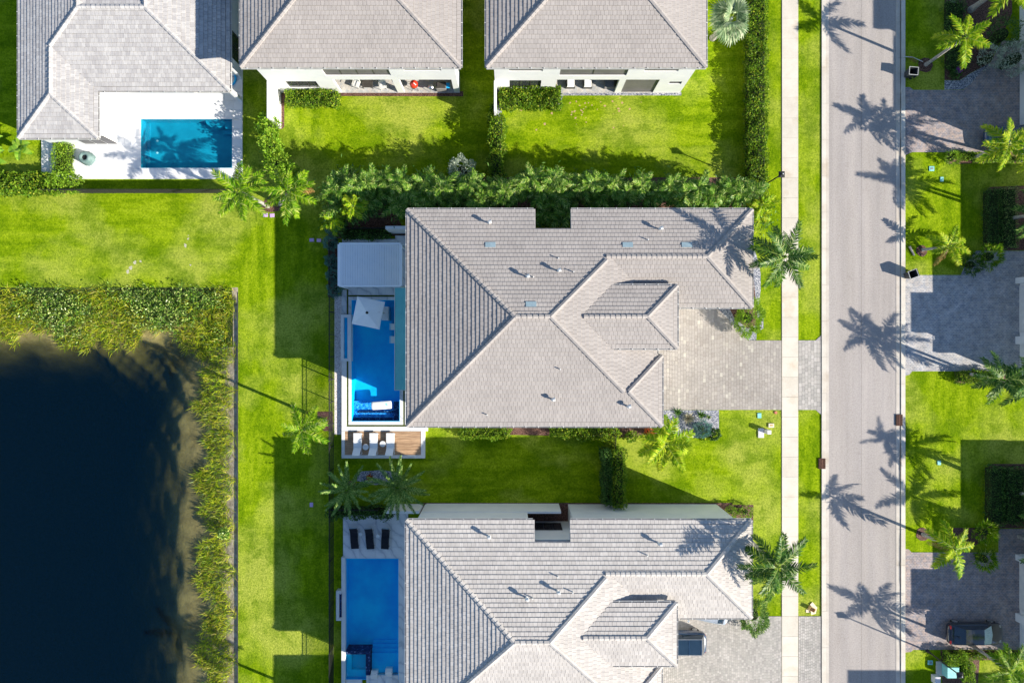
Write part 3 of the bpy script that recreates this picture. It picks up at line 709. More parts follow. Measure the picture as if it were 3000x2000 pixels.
def bush(label, px, py, rad, h, mat='lf_hedge', n=900, L=.16, W=.09, cat='shrub', name='shrub', group=None, ry=None, spiky=0.0, lump=.2):
    ry = ry or rad; c = g(px, py, h*.6); t = thing(name, label, cat, (c.x, c.y, 0), rng.random()*6 if ry == rad else 0, group)
    D = unit(rng.normal(size=(n, 3))); D[:, 2] = np.abs(D[:, 2])*1.0-.25; D = unit(D)
    ph = rng.random(4)*6
    k = 1+lump*np.sin(D[:, 0]*5+ph[0])*np.sin(D[:, 1]*5+ph[1])+lump*.6*np.sin(D[:, 0]*9+D[:, 2]*7+ph[2])
    k = k*rng.uniform(.72, 1.02, n)
    P = D*np.array([rad, ry, h*.52])*k[:, None]; P[:, 2] += h*.5; P[:, 2] = np.maximum(P[:, 2], .03)
    A = unit(D*(.6+spiky)+rng.normal(size=(n, 3))*(.7-spiky*.4)+np.array([0, 0, .3]))
    s = rng.uniform(.6, 1.25, n)
    link('foliage', np_mesh('foliage', leaf_quads(P-A*L*.3, A, L*s, W*s), 4, M[mat]), t)
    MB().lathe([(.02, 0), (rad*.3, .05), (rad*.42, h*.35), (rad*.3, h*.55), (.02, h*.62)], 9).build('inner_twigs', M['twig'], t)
    return t

# palm fronds --------------------------------------------------------------------
def frond_mesh(name, Ln, nl, ll, lw, droop, vee, mat, curl=0.0, fwd=.55, start=.12, jag=.22):
    mb = MB(); rachis = M.get('rachis')
    def rp(s): return Vector((Ln*s, curl*Ln*s*s, -droop*Ln*s*s))
    N = 7; w = .026
    for i in range(N):
        a, b = rp(i/N), rp((i+1)/N); wa = w*(1-i/N*.8); wb = w*(1-(i+1)/N*.8)
        mb.face([a+Vector((0, -wa, .01)), b+Vector((0, -wb, .01)), b+Vector((0, wb, .01)), a+Vector((0, wa, .01))], M['rachis'])
    for side in (-1, 1):
        for i in range(nl):
            s = start+(1-start)*(i+.5*random.random())/nl
            p = rp(s); t = (rp(min(1, s+.02))-rp(s-.02)).normalized()
            prof = min(1, (s-start+.06)/.22)**.6*(1-max(0, s-.55)/.45*.55)
            l = ll*prof*random.uniform(1-jag, 1+jag)
            f = fwd+.5*s*s+random.uniform(-.22, .22)
            d = (t*f+Vector((0, side, 0))+Vector((0, 0, vee+random.uniform(-.45, .35)))).normalized()
            wv = t*lw*.5
            m_ = p+d*l*.55; tip = p+d*l+Vector((0, 0, -.28*l))
            n0 = len(mb.v); mb.v += [tuple(p-wv*.6), tuple(p+wv*.6), tuple(m_+wv), tuple(m_-wv), tuple(tip)]
            k = mb.mi(M[mat])
            mb.f.append((n0, n0+1, n0+2, n0+3)); mb.m.append(k); mb.f.append((n0+3, n0+2, n0+4)); mb.m.append(k)
    return mb.mesh(name)
def fan_mesh(name, pet, rad, nseg, mat):
    mb = MB(); c = Vector((pet, 0, 0))
    mb.face([Vector((0, -.03, 0)), Vector((pet, -.02, 0)), Vector((pet, .02, 0)), Vector((0, .03, 0))], M['rachis'])
    for i in range(nseg):
        a = R(-135+270*i/(nseg-1)); d = Vector((math.cos(a), math.sin(a), 0)); s = Vector((-d.y, d.x, 0))
        r = rad*random.uniform(.88, 1.05); w = r*.072
        f1 = Vector((0, 0, .02 if i % 2 else -.04))
        k = mb.mi(M[mat]); n0 = len(mb.v)
        mb.v += [tuple(c), tuple(c+d*r*.6+s*w+f1), tuple(c+d*r+Vector((0, 0, -.22*r))), tuple(c+d*r*.6-s*w-f1)]
        mb.f.append((n0, n0+3, n0+2, n0+1)); mb.m.append(k)
    return mb.mesh(name)
M['rachis'] = simple('frond_rib', (0.16, 0.24, 0.04), (0.26, 0.32, 0.07), 3, 0.6)
SPEC = {
 'coco':  [frond_mesh('frond', 2.25, 32, .66, .115, d, .10, 'lf_coco', c, .55) for d, c in ((.22, .05), (.34, -.06), (.45, .10))],
 'royal': [frond_mesh('frond', 2.7, 50, .66, .085, d, .0, 'lf_royal', c, .6) for d, c in ((.20, .04), (.35, -.06), (.5, .08))],
 'royal2': [frond_mesh('frond', 2.5, 44, .70, .085, d, .0, 'lf_royal2', c, .6) for d, c in ((.20, .04), (.35, -.06), (.5, .08))],
 'date':  [frond_mesh('frond', 2.35, 54, .27, .048, d, .25, 'lf_date', c, .7) for d, c in ((.10, .02), (.2, -.04), (.28, .05))],
 'areca': [frond_mesh('frond', 1.45, 19, .54, .095, d, .12, 'lf_areca', c, .75) for d, c in ((.28, .05), (.45, -.08), (.62, .1))],
 'arecal': [frond_mesh('frond', 1.4, 20, .52, .12, d, .12, 'lf_coco', c, .75) for d, c in ((.28, .05), (.45, -.08))],
 'brown': [frond_mesh('frond', 2.2, 24, .5, .06, .5, -.1, 'lf_brown', .05, .5)],
 'bis':   [fan_mesh('frond', .95, 1.25, 25, 'lf_fan') for _ in range(2)],
 'sabal': [fan_mesh('frond', .7, .7, 19, 'lf_royal2') for _ in range(2)],
 'crot':  [frond_mesh('frond', .7, 12, .22, .05, .3, .2, 'lf_royal2')],
}
def crown(t, c, spec, n, emin, emax, sc_=(.9, 1.1), az0=None, az=None, brown=0, vary=None):
    """n fronds spread round the point c (local); emin/emax = pitch of oldest and youngest frond in degrees"""
    az0 = random.random()*6.28 if az0 is None else az0
    for i in range(n):
        a = (R(az[i]) if az else az0+i*2.39996+random.uniform(-.16, .16)); u = i/max(1, n-1)
        e = R(emin+(emax-emin)*u**1.6+random.uniform(-5, 5))
        me = random.choice(SPEC['brown'] if i < brown else SPEC[spec])
        o = link('frond', me, t); s = random.uniform(*sc_)*(1-.15*u)
        o.location = c; o.rotation_euler = (random.uniform(-.25, .25), -e, a); o.scale = (s, s, s)
def palm(label, bpx, cpx, zc, spec='royal', n=13, r=.13, emin=-12, emax=62, sc_=(.9, 1.1), cat='palm tree', name='palm_tree', group=None, tm='trunk_grey', az=None, brown=0, rbase=1.5):
    b = g(*bpx, 0); c = g(*cpx, zc); t = thing(name, label, cat, tuple(b), 0, group); d = c-b
    mb = MB(); K = 7; pts = []; rad = []
    for i in range(K+1):
        u = i/K; bend = math.sin(PI*u)*.05*d.length
        pts.append(Vector((d.x*u**1.15, d.y*u**1.15, zc*u+0*bend))); rad.append(r*(rbase if i == 0 else 1.12-.3*u))
    mb.tube(pts, rad, 9, caps=False); mb.build('trunk', M[tm], t, smooth=True)
    cs = MB(); cs.tube([d-Vector((0, 0, .05)), d+Vector((0, 0, .55))], [r*.85, r*.5], 8); cs.build('crownshaft', M['lf_royal2' if spec != 'bis' else 'lf_silver'], t, smooth=True)
    crown(t, d+Vector((0, 0, .35)), spec, n, emin, emax, sc_, az=az, brown=brown)
    return t

# ------------------------------------------------------------------ houses
SL = 0.30          # roof rise per metre
CRS = 0.303        # tile course, plan length
TW = 0.30          # tile width
TT = 0.042         # tile tail thickness
SIDES = 'WESN'
class HipRoof:
    def __init__(s, rects, holes=()):
        s.r = rects; s.h = holes       # rects: (x0,x1,y0,y1,z) metres
    def planes(s, k):
        x0, x1, y0, y1, z = s.r[k]     # height = a*x+b*y+c for each side
        return [(SL, 0, z-SL*x0), (-SL, 0, z+SL*x1), (0, SL, z-SL*y0), (0, -SL, z+SL*y1)]
    def z(s, k, x, y): return min(a*x+b*y+c for a, b, c in s.planes(k))
    def inside(s, k, x, y):
        x0, x1, y0, y1, z = s.r[k]; return x0 <= x <= x1 and y0 <= y <= y1
    def top(s, x, y, skip=None):
        return max([s.z(k, x, y) for k in range(len(s.r)) if s.inside(k, x, y) and k != skip] or [-99])
    def facet(s, k, side):
        x0, x1, y0, y1, z = s.r[k]; P = [(x0, y0), (x1, y0), (x1, y1), (x0, y1)]
        me = s.planes(k)[side]
        for j, o in enumerate(s.planes(k)):
            if j != side: P = half(P, o[0]-me[0], o[1]-me[1], o[2]-me[2])
        return P
    def cutters(s, k, side):
        me = s.planes(k)[side]; out = []
        for j in range(len(s.r)):
            if j == k: continue
            x0, x1, y0, y1, z = s.r[j]; e = 1e-5 if j < k else -1e-5
            hp = [(o[0]-me[0], o[1]-me[1], o[2]-me[2]+e) for o in s.planes(j)]
            hp += [(1, 0, -x0), (-1, 0, x1), (0, 1, -y0), (0, -1, y1)]; out.append(hp)
        for (x0, x1, y0, y1) in s.h: out.append([(1, 0, -x0), (-1, 0, x1), (0, 1, -y0), (0, -1, y1)])
        return out
def subtract(P, hp):
    """convex P minus the convex region of half-planes hp -> convex pieces"""
    for a, b, c in hp:
        if all(a*p[0]+b*p[1]+c <= 1e-9 for p in P): return [P]
    out = []; cur = P
    for a, b, c in hp:
        o = half(cur, -a, -b, -c)
        if len(o) > 2 and area(o) > 1e-4: out.append(o)
        cur = half(cur, a, b, c)
        if len(cur) < 3: return out
    return out
def cut_all(P, cs):
    L_ = [P]
    for hp in cs:
        N_ = []
        for q in L_: N_ += subtract(q, hp)
        L_ = N_
        if not L_: break
    return L_
def tile_solid(mb, P, zf):
    """plan polygon P, zf(x,y) -> top height; sides go down 35 mm"""
    a = sum(P[i][0]*P[(i+1) % len(P)][1]-P[(i+1) % len(P)][0]*P[i][1] for i in range(len(P)))
    if a < 0: P = P[::-1]
    n = len(mb.v); N = len(P)
    mb.v += [(p[0], p[1], zf(*p)) for p in P] + [(p[0], p[1], zf(*p)-.042) for p in P]
    mb.f.append(tuple(n+i for i in range(N))); mb.m.append(0)
    for i in range(N):
        j = (i+1) % N; mb.f.append((n+N+i, n+N+j, n+j, n+i)); mb.m.append(0)

def build_roof(house, roof, mat, n_ind=300, caps=True, limit=None, parts=True):
    base = MB(); rest = MB(); full = []
    gap = .007
    for k, (x0, x1, y0, y1, z) in enumerate(roof.r):
        for side in range(4):
            F = roof.facet(k, side)
            if len(F) < 3: continue
            cs = roof.cutters(k, side); A, B, C = roof.planes(k)[side]
            for q in cut_all(F, cs):
                a = sum(q[i][0]*q[(i+1) % len(q)][1]-q[(i+1) % len(q)][0]*q[i][1] for i in range(len(q)))
                if a < 0: q = q[::-1]
                base.face([(p[0], p[1], A*p[0]+B*p[1]+C-.030) for p in q])
            # v = plan distance from the eave, u along it
            if side == 0: vf = lambda x, y: x-x0; inv = lambda u, v: (x0+v, u); rot = -PI/2
            elif side == 1: vf = lambda x, y: x1-x; inv = lambda u, v: (x1-v, u); rot = PI/2
            elif side == 2: vf = lambda x, y: y-y0; inv = lambda u, v: (u, y0+v); rot = 0
            else: vf = lambda x, y: y1-y; inv = lambda u, v: (u, y1-v); rot = PI
            us = [p[1] if side < 2 else p[0] for p in F]; vmax = max(vf(*p) for p in F)
            fp = [(o[0]-A, o[1]-B, o[2]-C) for j, o in enumerate(roof.planes(k)) if j != side]
            for j in range(int(vmax/CRS)+1):
                hsh = (math.sin(j*12.9898+side*78.233+3)*43758.5453) % 1.0
                u = math.floor(min(us)/TW)*TW - (j % 2)*TW*.5 - hsh*TW*.35
                va = j*CRS-(.03 if j == 0 else 0); vb = (j+1)*CRS-.006
                wave = (hsh-.5)*.012
                while u < max(us):
                    c4 = [inv(u+gap, va), inv(u+TW-gap, va), inv(u+TW-gap, vb), inv(u+gap, vb)]
                    q4 = c4 if side in (2, 1) else c4[::-1]
                    jit = random.uniform(-.004, .006)+wave
                    cx = sum(p[0] for p in c4)/4; cy = sum(p[1] for p in c4)/4
                    u0 = u; u += TW
                    if limit and not (limit[0] < cx < limit[1] and limit[2] < cy < limit[3]): continue
                    if all(a*p[0]+b*p[1]+c >= 0 for a, b, c in fp for p in c4):
                        # whole inside the facet; is any cutter touching it?
                        touch = False; gone = False
                        for hp in cs:
                            if any(all(a*p[0]+b*p[1]+c <= 0 for p in c4) for a, b, c in hp): continue
                            touch = True
                            if all(a*p[0]+b*p[1]+c >= 0 for a, b, c in hp for p in c4): gone = True; break
                        if gone: continue
                        pieces = [c4] if not touch else cut_all(c4, cs)
                        if not touch:
                            full.append((A*cx+B*cy+C, cx, cy, rot, jit, (k, side, va, A, B, C, c4))); continue
                    else:
                        P = c4
                        for a, b, c in fp:
                            P = half(P, a, b, c)
                            if len(P) < 3: break
                        if len(P) < 3: continue
                        pieces = cut_all(P, cs)
                    zf = lambda x, y, A=A, B=B, C=C, vf=vf, va=va, jit=jit: A*x+B*y+C+jit+TT*1.15*(1-(vf(x, y)-va)/CRS)+.004
                    for q in pieces:
                        if area(q) > .0015: tile_solid(rest, q, zf)
    rf = base.build('roof', M['felt'], house, world=True)
    # the shared tile: local y runs up the slope
    tm = MB(); w = TW/2-gap; c = CRS/2-.003
    def tz(v): return SL*(v)+TT*1.15*(1-(v+c)/CRS)+.004
    tm.v = [(-w, -c, tz(-c)), (w, -c, tz(-c)), (w, c, tz(c)), (-w, c, tz(c))]
    tm.v += [(a, b, z_-.042) for a, b, z_ in tm.v]
    tm.f = [(0, 1, 2, 3), (0, 4, 5, 1), (1, 5, 6, 2), (2, 6, 7, 3), (3, 7, 4, 0)]; tm.m = [0]*5
    tme = tm.mesh('roof_tile', mat)
    full.sort(key=lambda t: -t[0])
    vis = [t for t in full if abs(t[1]*1/(CAMH-t[0])*CAMH) < gx(2990) and abs(t[2]/(CAMH-t[0])*CAMH) < 28.2]
    rest_full = full
    if parts:
        sel = vis[:n_ind]; ids = set(id(t) for t in sel); rest_full = [t for t in full if id(t) not in ids]
        for t in sel: link('roof_tile', tme, rf, loc=(t[1], t[2], t[0]+t[4]), rot=(0, 0, t[3]))
    V0 = np.array([(-w, -c, tz(-c)), (w, -c, tz(-c)), (w, c, tz(c)), (-w, c, tz(c))]); V0 = np.concatenate([V0, V0-[0, 0, .042]])
    n0 = len(rest.v)
    for t in rest_full:
        cs_, sn = math.cos(t[3]), math.sin(t[3]); b = len(rest.v)
        rest.v += [(t[1]+x*cs_-y*sn, t[2]+x*sn+y*cs_, t[0]+t[4]+z_) for x, y, z_ in V0]
        rest.f += [(b, b+1, b+2, b+3), (b, b+4, b+5, b+1), (b+1, b+5, b+6, b+2), (b+2, b+6, b+7, b+3), (b+3, b+7, b+4, b)]; rest.m += [0]*5
    tag(rest.build('roof_tile', mat, rf), kind='stuff')
    if not caps: return rf
    # ridge and hip caps ------------------------------------------------------
    cl = .36
    def cap_mesh(drop):
        m = MB(); w = .15; l = cl*1.06
        a0, a1 = .135, .105
        P = [(-w, 0, a0-drop), (0, 0, a0+.02), (w, 0, a0-drop)]; Q = [(-w*.93, l, a1-drop), (0, l, a1+.02), (w*.93, l, a1-drop)]
        for s_ in (P, Q): m.v += s_
        m.v += [(x, y, z_-.11) for x, y, z_ in P] + [(x, y, z_-.11) for x, y, z_ in Q]
        m.f = [(0, 1, 4, 3), (1, 2, 5, 4), (6, 7, 1, 0), (7, 8, 2, 1), (0, 3, 9, 6), (2, 8, 11, 5), (3, 4, 10, 9), (4, 5, 11, 10)]; m.m = [0]*8
        return m.mesh('ridge_cap', mat)
    cm_r, cm_h = cap_mesh(.055), cap_mesh(.04)
    lines = []
    for k, (x0, x1, y0, y1, z) in enumerate(roof.r):
        wx, wy = x1-x0, y1-y0; h = min(wx, wy)/2; zr = z+SL*h
        if wx >= wy: R0, R1 = (x0+h, y0+h), (x1-h, y0+h)
        else: R0, R1 = (x0+h, y0+h), (x0+h, y1-h)
        for c0, r0 in (((x0, y0), R0), ((x1, y0), R1 if wx >= wy else R0), ((x1, y1), R1), ((x0, y1), R0 if wx >= wy else R1)):
            lines.append((k, (*c0, z), (*r0, zr), cm_h))
        if max(wx, wy)-min(wx, wy) > .3: lines.append((k, (*R0, zr), (*R1, zr), cm_r))
    done = []
    for k, a, b, me in lines:
        a, b = Vector(a), Vector(b); d = b-a; Ls = d.length; d.normalize(); n = int(Ls/cl)
        side_ = d.cross(Vector((0, 0, 1))).normalized(); up = side_.cross(d)
        for i in range(n):
            p = a+d*(i*Ls/n); m_ = a+d*((i+.5)*Ls/n)
            if roof.top(m_.x, m_.y) > m_.z+.004: continue
            mm = a+d*max((i+.5)*Ls/n, min(.6, Ls*.5)); pa, pb = mm+side_*.3, mm-side_*.3
            if mm.z-(roof.top(pa.x, pa.y)+roof.top(pb.x, pb.y))/2 < .03 or roof.top(mm.x, mm.y) > mm.z+.004: continue
            if any((m_-c_).length < .2 for c_ in done): continue
            done.append(m_.copy())
            if any(h[0]-.05 < m_.x < h[1]+.05 and h[2]-.05 < m_.y < h[3]+.05 for h in roof.h): continue
            if limit and not (limit[0] < m_.x < limit[1] and limit[2] < m_.y < limit[3]): continue
            o = link('ridge_cap', me, rf); mt = Matrix((side_, d, up)).transposed().to_4x4(); mt.translation = p; o.matrix_local = mt
    # gutters -----------------------------------------------------------------
    gm = MB(); st = MB()
    for k, (x0, x1, y0, y1, z) in enumerate(roof.r):
        for (p, q, nx, ny) in (((x0, y0), (x1, y0), 0, -1), ((x1, y0), (x1, y1), 1, 0), ((x1, y1), (x0, y1), 0, 1), ((x0, y1), (x0, y0), -1, 0)):
            L_ = math.hypot(q[0]-p[0], q[1]-p[1]); n = max(1, int(L_/.25)); run = None
            for i in range(n+1):
                u = (i+.5)/n; x = p[0]+(q[0]-p[0])*u; y = p[1]+(q[1]-p[1])*u
                dup = any(jj < k and abs(((r_[0] if nx < 0 else r_[1]) if nx else (r_[2] if ny < 0 else r_[3]))-(x if nx else y)) < .002 and (r_[2] < y < r_[3] if nx else r_[0] < x < r_[1]) for jj, r_ in enumerate(roof.r))
                ok = i < n and not dup and roof.top(x+nx*.03, y+ny*.03, skip=k) < z-.03 and not any(h[0]-.02 < x < h[1]+.02 and h[2]-.02 < y < h[3]+.02 for h in roof.h)
                if ok and run is None: run = i
                if not ok and run is not None:
                    a0 = Vector((p[0]+(q[0]-p[0])*run/n, p[1]+(q[1]-p[1])*run/n)); a1 = Vector((p[0]+(q[0]-p[0])*i/n, p[1]+(q[1]-p[1])*i/n))
                    o1 = Vector((nx, ny))*.012; o2 = Vector((nx, ny))*.115
                    xs_ = [a0.x+o1.x, a1.x+o1.x, a0.x+o2.x, a1.x+o2.x]; ys_ = [a0.y+o1.y, a1.y+o1.y, a0.y+o2.y, a1.y+o2.y]
                    X0, X1, Y0, Y1 = min(xs_), max(xs_), min(ys_), max(ys_)
                    gm.box(X0, X1, Y0, Y1, z-.15, z-.06)
                    e = Vector((nx, ny))*.115; w_ = .022
                    if nx: gm.box(a0.x+nx*.098, a0.x+nx*.12, Y0-.002, Y1+.002, z-.06, z+.0)
                    else: gm.box(X0-.002, X1+.002, a0.y+ny*.098, a0.y+ny*.12, z-.06, z+.0)
                    m = max(1, int((a1-a0).length/.9))
                    for j in range(m):
                        c_ = a0+(a1-a0)*((j+.5)/m)
                        if nx: st.box(c_.x, c_.x+nx*.135, c_.y-.02, c_.y+.02, z-.005, z+.02)
                        else: st.box(c_.x-.02, c_.x+.02, c_.y, c_.y+ny*.135, z-.005, z+.02)
                    run = None
    gt = gm.build('gutter', M['gutter_metal'], house, world=True)
    if st.v: tag(st.build('gutter_strap', M['trim'], gt), kind='stuff')
    return rf

def wall_openings(mb, horiz, pos, a0, a1, z0, z1, ops, th=.22, out=1):
    """a wall in plane y=pos (horiz) or x=pos with rectangular openings (a,b,zlo,zhi)"""
    xs = sorted({a0, a1, *[o[0] for o in ops], *[o[1] for o in ops]}); zs = sorted({z0, z1, *[o[2] for o in ops], *[o[3] for o in ops]})
    for i in range(len(xs)-1):
        for j in range(len(zs)-1):
            cx, cz = (xs[i]+xs[i+1])/2, (zs[j]+zs[j+1])/2
            if any(o[0] < cx < o[1] and o[2] < cz < o[3] for o in ops): continue
            if horiz: mb.box(xs[i], xs[i+1], pos, pos-out*th, zs[j], zs[j+1])
            else: mb.box(pos, pos-out*th, xs[i], xs[i+1], zs[j], zs[j+1])
def window(house, horiz, pos, o, out, npan, glass='glass', fr='frame_dark', dep=.12, hbar=False):
    a, b, z0, z1 = o; f = MB(); w = .05; p = pos-out*dep
    def bx(mb, u0, u1, v0, v1, d0, d1):
        if horiz: mb.box(u0, u1, p+out*d0, p+out*d1, v0, v1)
        else: mb.box(p+out*d0, p+out*d1, u0, u1, v0, v1)
    bx(f, a+.001, b-.001, z0+.001, z0+w, 0, .05); bx(f, a+.001, b-.001, z1-w, z1-.001, 0, .05)
    for i in range(npan+1):
        c = a+(b-a)*i/npan; bx(f, max(a+.001, c-w/2), min(b-.001, c+w/2), z0+w+.001, z1-w-.001, 0, .05)
    if hbar: bx(f, a+w, b-w, (z0+z1)/2-.02, (z0+z1)/2+.02, .002, .052)
    fo = f.build('window', M[fr], house, world=True)
    for i in range(npan):
        c0 = a+(b-a)*i/npan; c1 = a+(b-a)*(i+1)/npan; pm = MB(); bx(pm, c0+w/2+.001, c1-w/2-.001, z0+w+.001, z1-w-.001, .012, .022)
        pm.build('pane', M[glass], fo)

def P_(v): return v/PPM
def RR(x0, x1, y0, y1, z, dx=0, dy=0):
    """roof rectangle from ground-plane pixels relative to the image centre (y down)"""
    return (P_(x0+dx), P_(x1+dx), -P_(y1+dy), -P_(y0+dy), z)

def villa(label, dx, dy, mat, tiles=True, vents=True, parts=True, n_ind=300):
    EZ = 6.95
    rects = [RR(-269.5, 617.6, -339, -87.8, EZ, dx, dy), RR(-269.5, 373, -339, 217, EZ, dx, dy), RR(200, 386, 36, 217, EZ, dx, dy), RR(60, 416, -141, 17, 8.0, dx, dy)]
    notch = RR(60, 151, -345, -288, 0, dx, dy)[:4]
    roof = HipRoof(rects, (notch,))
    t = thing('house', label, 'house', (P_(dx), -P_(dy), 0))
    w = MB(); Q = lambda L_: [(P_(x+dx), -P_(y+dy)) for x, y in L_]
    w.prism(Q([(-252, -322), (45, -322), (45, -272), (166, -272), (166, -322), (600, -322), (600, -105), (356, -105), (356, 52), (369, 52), (369, 201), (-252, 201)]), 0, EZ-.2)
    w.prism(Q([(250, -124), (398, -124), (398, 1), (250, 1)]), EZ-.2, 7.85); w.build('wall', M['white_wall'], t, world=True)
    e = MB(); e.prism(Q([(-269, -338.5), (60, -338.5), (60, -288), (151, -288), (151, -338.5), (617, -338.5), (617, -88.3), (372.5, -88.3), (372.5, 36.5), (385.5, 36.5), (385.5, 216.5), (-269, 216.5)]), EZ-.19, EZ-.02)
    e.prism(Q([(240, -140.5), (415.5, -140.5), (415.5, 16.5), (210, 16.5)]), 7.86, 7.98); e.build('eaves_board', M['trim'], t, world=True)
    rf = build_roof(t, roof, mat, n_ind, parts=parts, caps=parts, limit=(None if parts else (0, 0, 0, 0)))
    # court inside the notch: low wall with a glazed slot
    window(t, True, -P_(dy-272)+.13, (P_(66+dx), P_(143+dx), .7, 2.75), 1, 3, 'glass')
    if vents:
        for (px, py, kind) in ((1433, 654, 'g'), (1931, 672, 'g'), (1544, 811, 'g'), (1635, 794, 'g'), (1636, 757, 'p'), (1680, 797, 'p'), (1563, 812, 'p'), (1898, 703, 'p'), (1641, 1081, 'p'), (1427, 1214, 'p'), (1618, 1169, 'g'), (1838, 1189, 'g')):
            # slope point seen under that pixel of the middle house
            z = 8.0
            for _ in range(6):
                q = g(px, py, z); q = Vector((q.x+P_(dx), q.y-P_(dy), 0)); z = roof.top(q.x, q.y)
            if z < 0: continue
            v = MB(); r = .11 if kind == 'g' else .045; h = .38 if kind == 'g' else .30
            if kind == 'g':
                v.tube([(q.x, q.y, z-.05), (q.x, q.y, z+h), (q.x+.05, q.y+.02, z+h+.12), (q.x+.18, q.y+.05, z+h+.13)], [r, r, r*1.15, r*1.25], 10)
            else: v.tube([(q.x, q.y, z-.05), (q.x, q.y, z+h)], r, 8)
            v.build('vent_pipe', M['pvc'], t, world=True, smooth=False)
        if mat is M['tile_tan']:
            for (px, py) in ((1437, 717), (1556, 891), (1839, 717), (2012, 717)):
                z = 8.0
                for _ in range(6):
                    q = g(px, py, z); z = roof.top(q.x, q.y)
                v = MB(); a, b = .37, .19; n0 = len(v.v)
                for zz in (.0, .065):
                    v.v += [(q.x+sx*a, q.y+sy*b, z+zz-SL*sy*b+.01) for sx, sy in ((-1, -1), (1, -1), (1, 1), (-1, 1))]
                v.f = [(4, 5, 6, 7), (0, 1, 5, 4), (1, 2, 6, 5), (2, 3, 7, 6), (3, 0, 4, 7)]; v.m = [0]*5
                v.build('roof_panel', M['skylight'], t, world=True)
    return t
hm = villa('large white house with taupe tiled hip roof in the centre, beside the long blue pool', 0, 0, M['tile_tan'])
hs = villa('white house with pale near-white tiled hip roof at the bottom, dark cars by its garage', -2, 798, M['tile_pale'])
hx = villa('house south of the frame, known by the shadow on the strip of lawn', -10, 1430, M['tile_pale'], vents=False, parts=False)

# court seen in the notch of the bottom house, its side wall and garden wall
dx, dy = -2, 798
w = MB(); w.box(P_(-262), P_(-240), -P_(505), -P_(497), 0, 2.6)
tag(w.build('garden_wall', M['white_wall']), 'short white garden wall beside the marble terrace and date palms', 'garden wall')
w = MB(); w.box(gx(1126, 2.4), gx(1228, 2.4), gy(1504, 2.4), gy(1496, 2.4), 0, 2.4)
tag(w.build('garden_wall', M['white_wall']), 'white-topped garden wall under the right date palm fronds', 'garden wall')
w = MB(); w.box(gx(1129, 2.4), gx(1192, 2.4), gy(671, 2.4), gy(662, 2.4), 0, 2.4)
tag(w.build('garden_wall', M['white_wall']), 'white wall stub in the shade above the pergola', 'garden wall')
w = MB(); w.box(P_(-250), P_(137), -P_(479.9), -P_(474), 0, 2.7)
tag(w.build('garden_wall', M['white_wall']), 'long white wall face along the shaded lawn, ending at the dark court', 'garden wall')

# the two houses at the top ------------------------------------------------------
def top_house(label, x0, x1, w0, w1, wl_top, ops, wins, mat, lims):
    EZ = 6.95; y1 = -705; dep = 620
    roof = HipRoof([RR(x0, x1, y1-dep, y1, EZ)])
    t = thing('house', label, 'house', (P_((x0+x1)/2), -P_(y1-200), 0))
    w = MB(); wy = -P_(-728)
    wall_openings(w, True, wy, P_(w0), P_(w1), 0, EZ-.2, [o[:4] for o in ops], .22, -1)
    w.build('wall', M['white_wall'], t, world=True)
    w = MB(); w.box(P_(w0), P_(w0)+.2, wy+.222, wy+16, 0, EZ-.2); w.box(P_(w1)-.2, P_(w1), wy+.222, wy+16, 0, EZ-.2)
    w.build('side_wall', M['white_wall'], t, world=True)
    w = MB(); w.box(P_(w0)+.21, P_(w1)-.21, wy+4.0, wy+4.2, 0, 3.1); w.box(P_(w0)+.21, P_(w1)-.21, wy+.23, wy+16, 3.1, 3.3)
    w.build('inner_wall', M['white_wall'], t, world=True)
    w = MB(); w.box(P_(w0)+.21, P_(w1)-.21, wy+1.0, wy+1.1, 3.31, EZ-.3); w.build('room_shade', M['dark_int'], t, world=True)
    e = MB(); e.box(P_(x0)+.01, P_(x1)-.01, -P_(y1)+.01, -P_(y1)+17, EZ-.19, EZ-.02); e.build('eaves_board', M['trim'], t, world=True)
    for o in wins: window(t, True, wy, o[:4], -1, o[4], o[5], hbar=(len(o) > 6))
    build_roof(t, roof, mat, 300, limit=lims)
    fl = MB(); fl.sheet([(P_(w0), wy-.02), (P_(w1), wy-.02), (P_(w1), wy+4.1), (P_(w0), wy+4.1)], 0.03); fl.build('porch_floor', M['herr_grey'], t, world=True)
    for c in t.children_recursive if hasattr(t, 'children_recursive') else (): pass
    return t
def O(a, b, z0, z1): return (P_(a), P_(b), z0, z1)
LIM = (-60, 60, -60, 31.5)
opsA = [O(-646, -554, 4.75, 6.2), O(-510, -331, 3.66, 6.3), O(-290, -190, 4.6, 6.2), O(-500, -334, 0, 2.84), O(-315, -169, 0, 2.84), O(-638, -550, 1.1, 2.5)]
winA = [(*opsA[0], 3, 'glass'), (*opsA[1], 4, 'shade'), (*opsA[2], 3, 'glass'), (*opsA[5], 3, 'glass', 1)]
ha = top_house('two-storey white house with taupe hip roof, red grill on its back porch', -698, -131.7, -684, -153, 0, opsA, winA, M['tile_tan'], LIM)
opsB = [O(-8, 83, 4.5, 6.2), O(130, 313, 3.66, 6.3), O(356, 448, 4.5, 6.2), O(-7, 82, 1.1, 2.7), O(124, 300, 0, 2.84), O(318, 412, 0, 2.84), O(443, 478, 1.9, 2.45)]
winB = [(*opsB[0], 3, 'glass'), (*opsB[1], 2, 'shade', 1), (*opsB[2], 3, 'glass'), (*opsB[3], 3, 'glass'), (*opsB[5], 1, 'shade'), (*opsB[6], 1, 'glass')]
hb = top_house('two-storey white house with taupe hip roof, pebble strip and shuttered porch bay', -66, 499, -48, 492, 0, opsB, winB, M['tile_tan'], LIM)
w = MB(); w.box(P_(-683), P_(-676), -P_(-623), -P_(-726), 0, 2.8)
tag(w.build('garden_wall', M['white_wall']), 'tall sunlit white garden wall left of the upper lawn', 'garden wall')
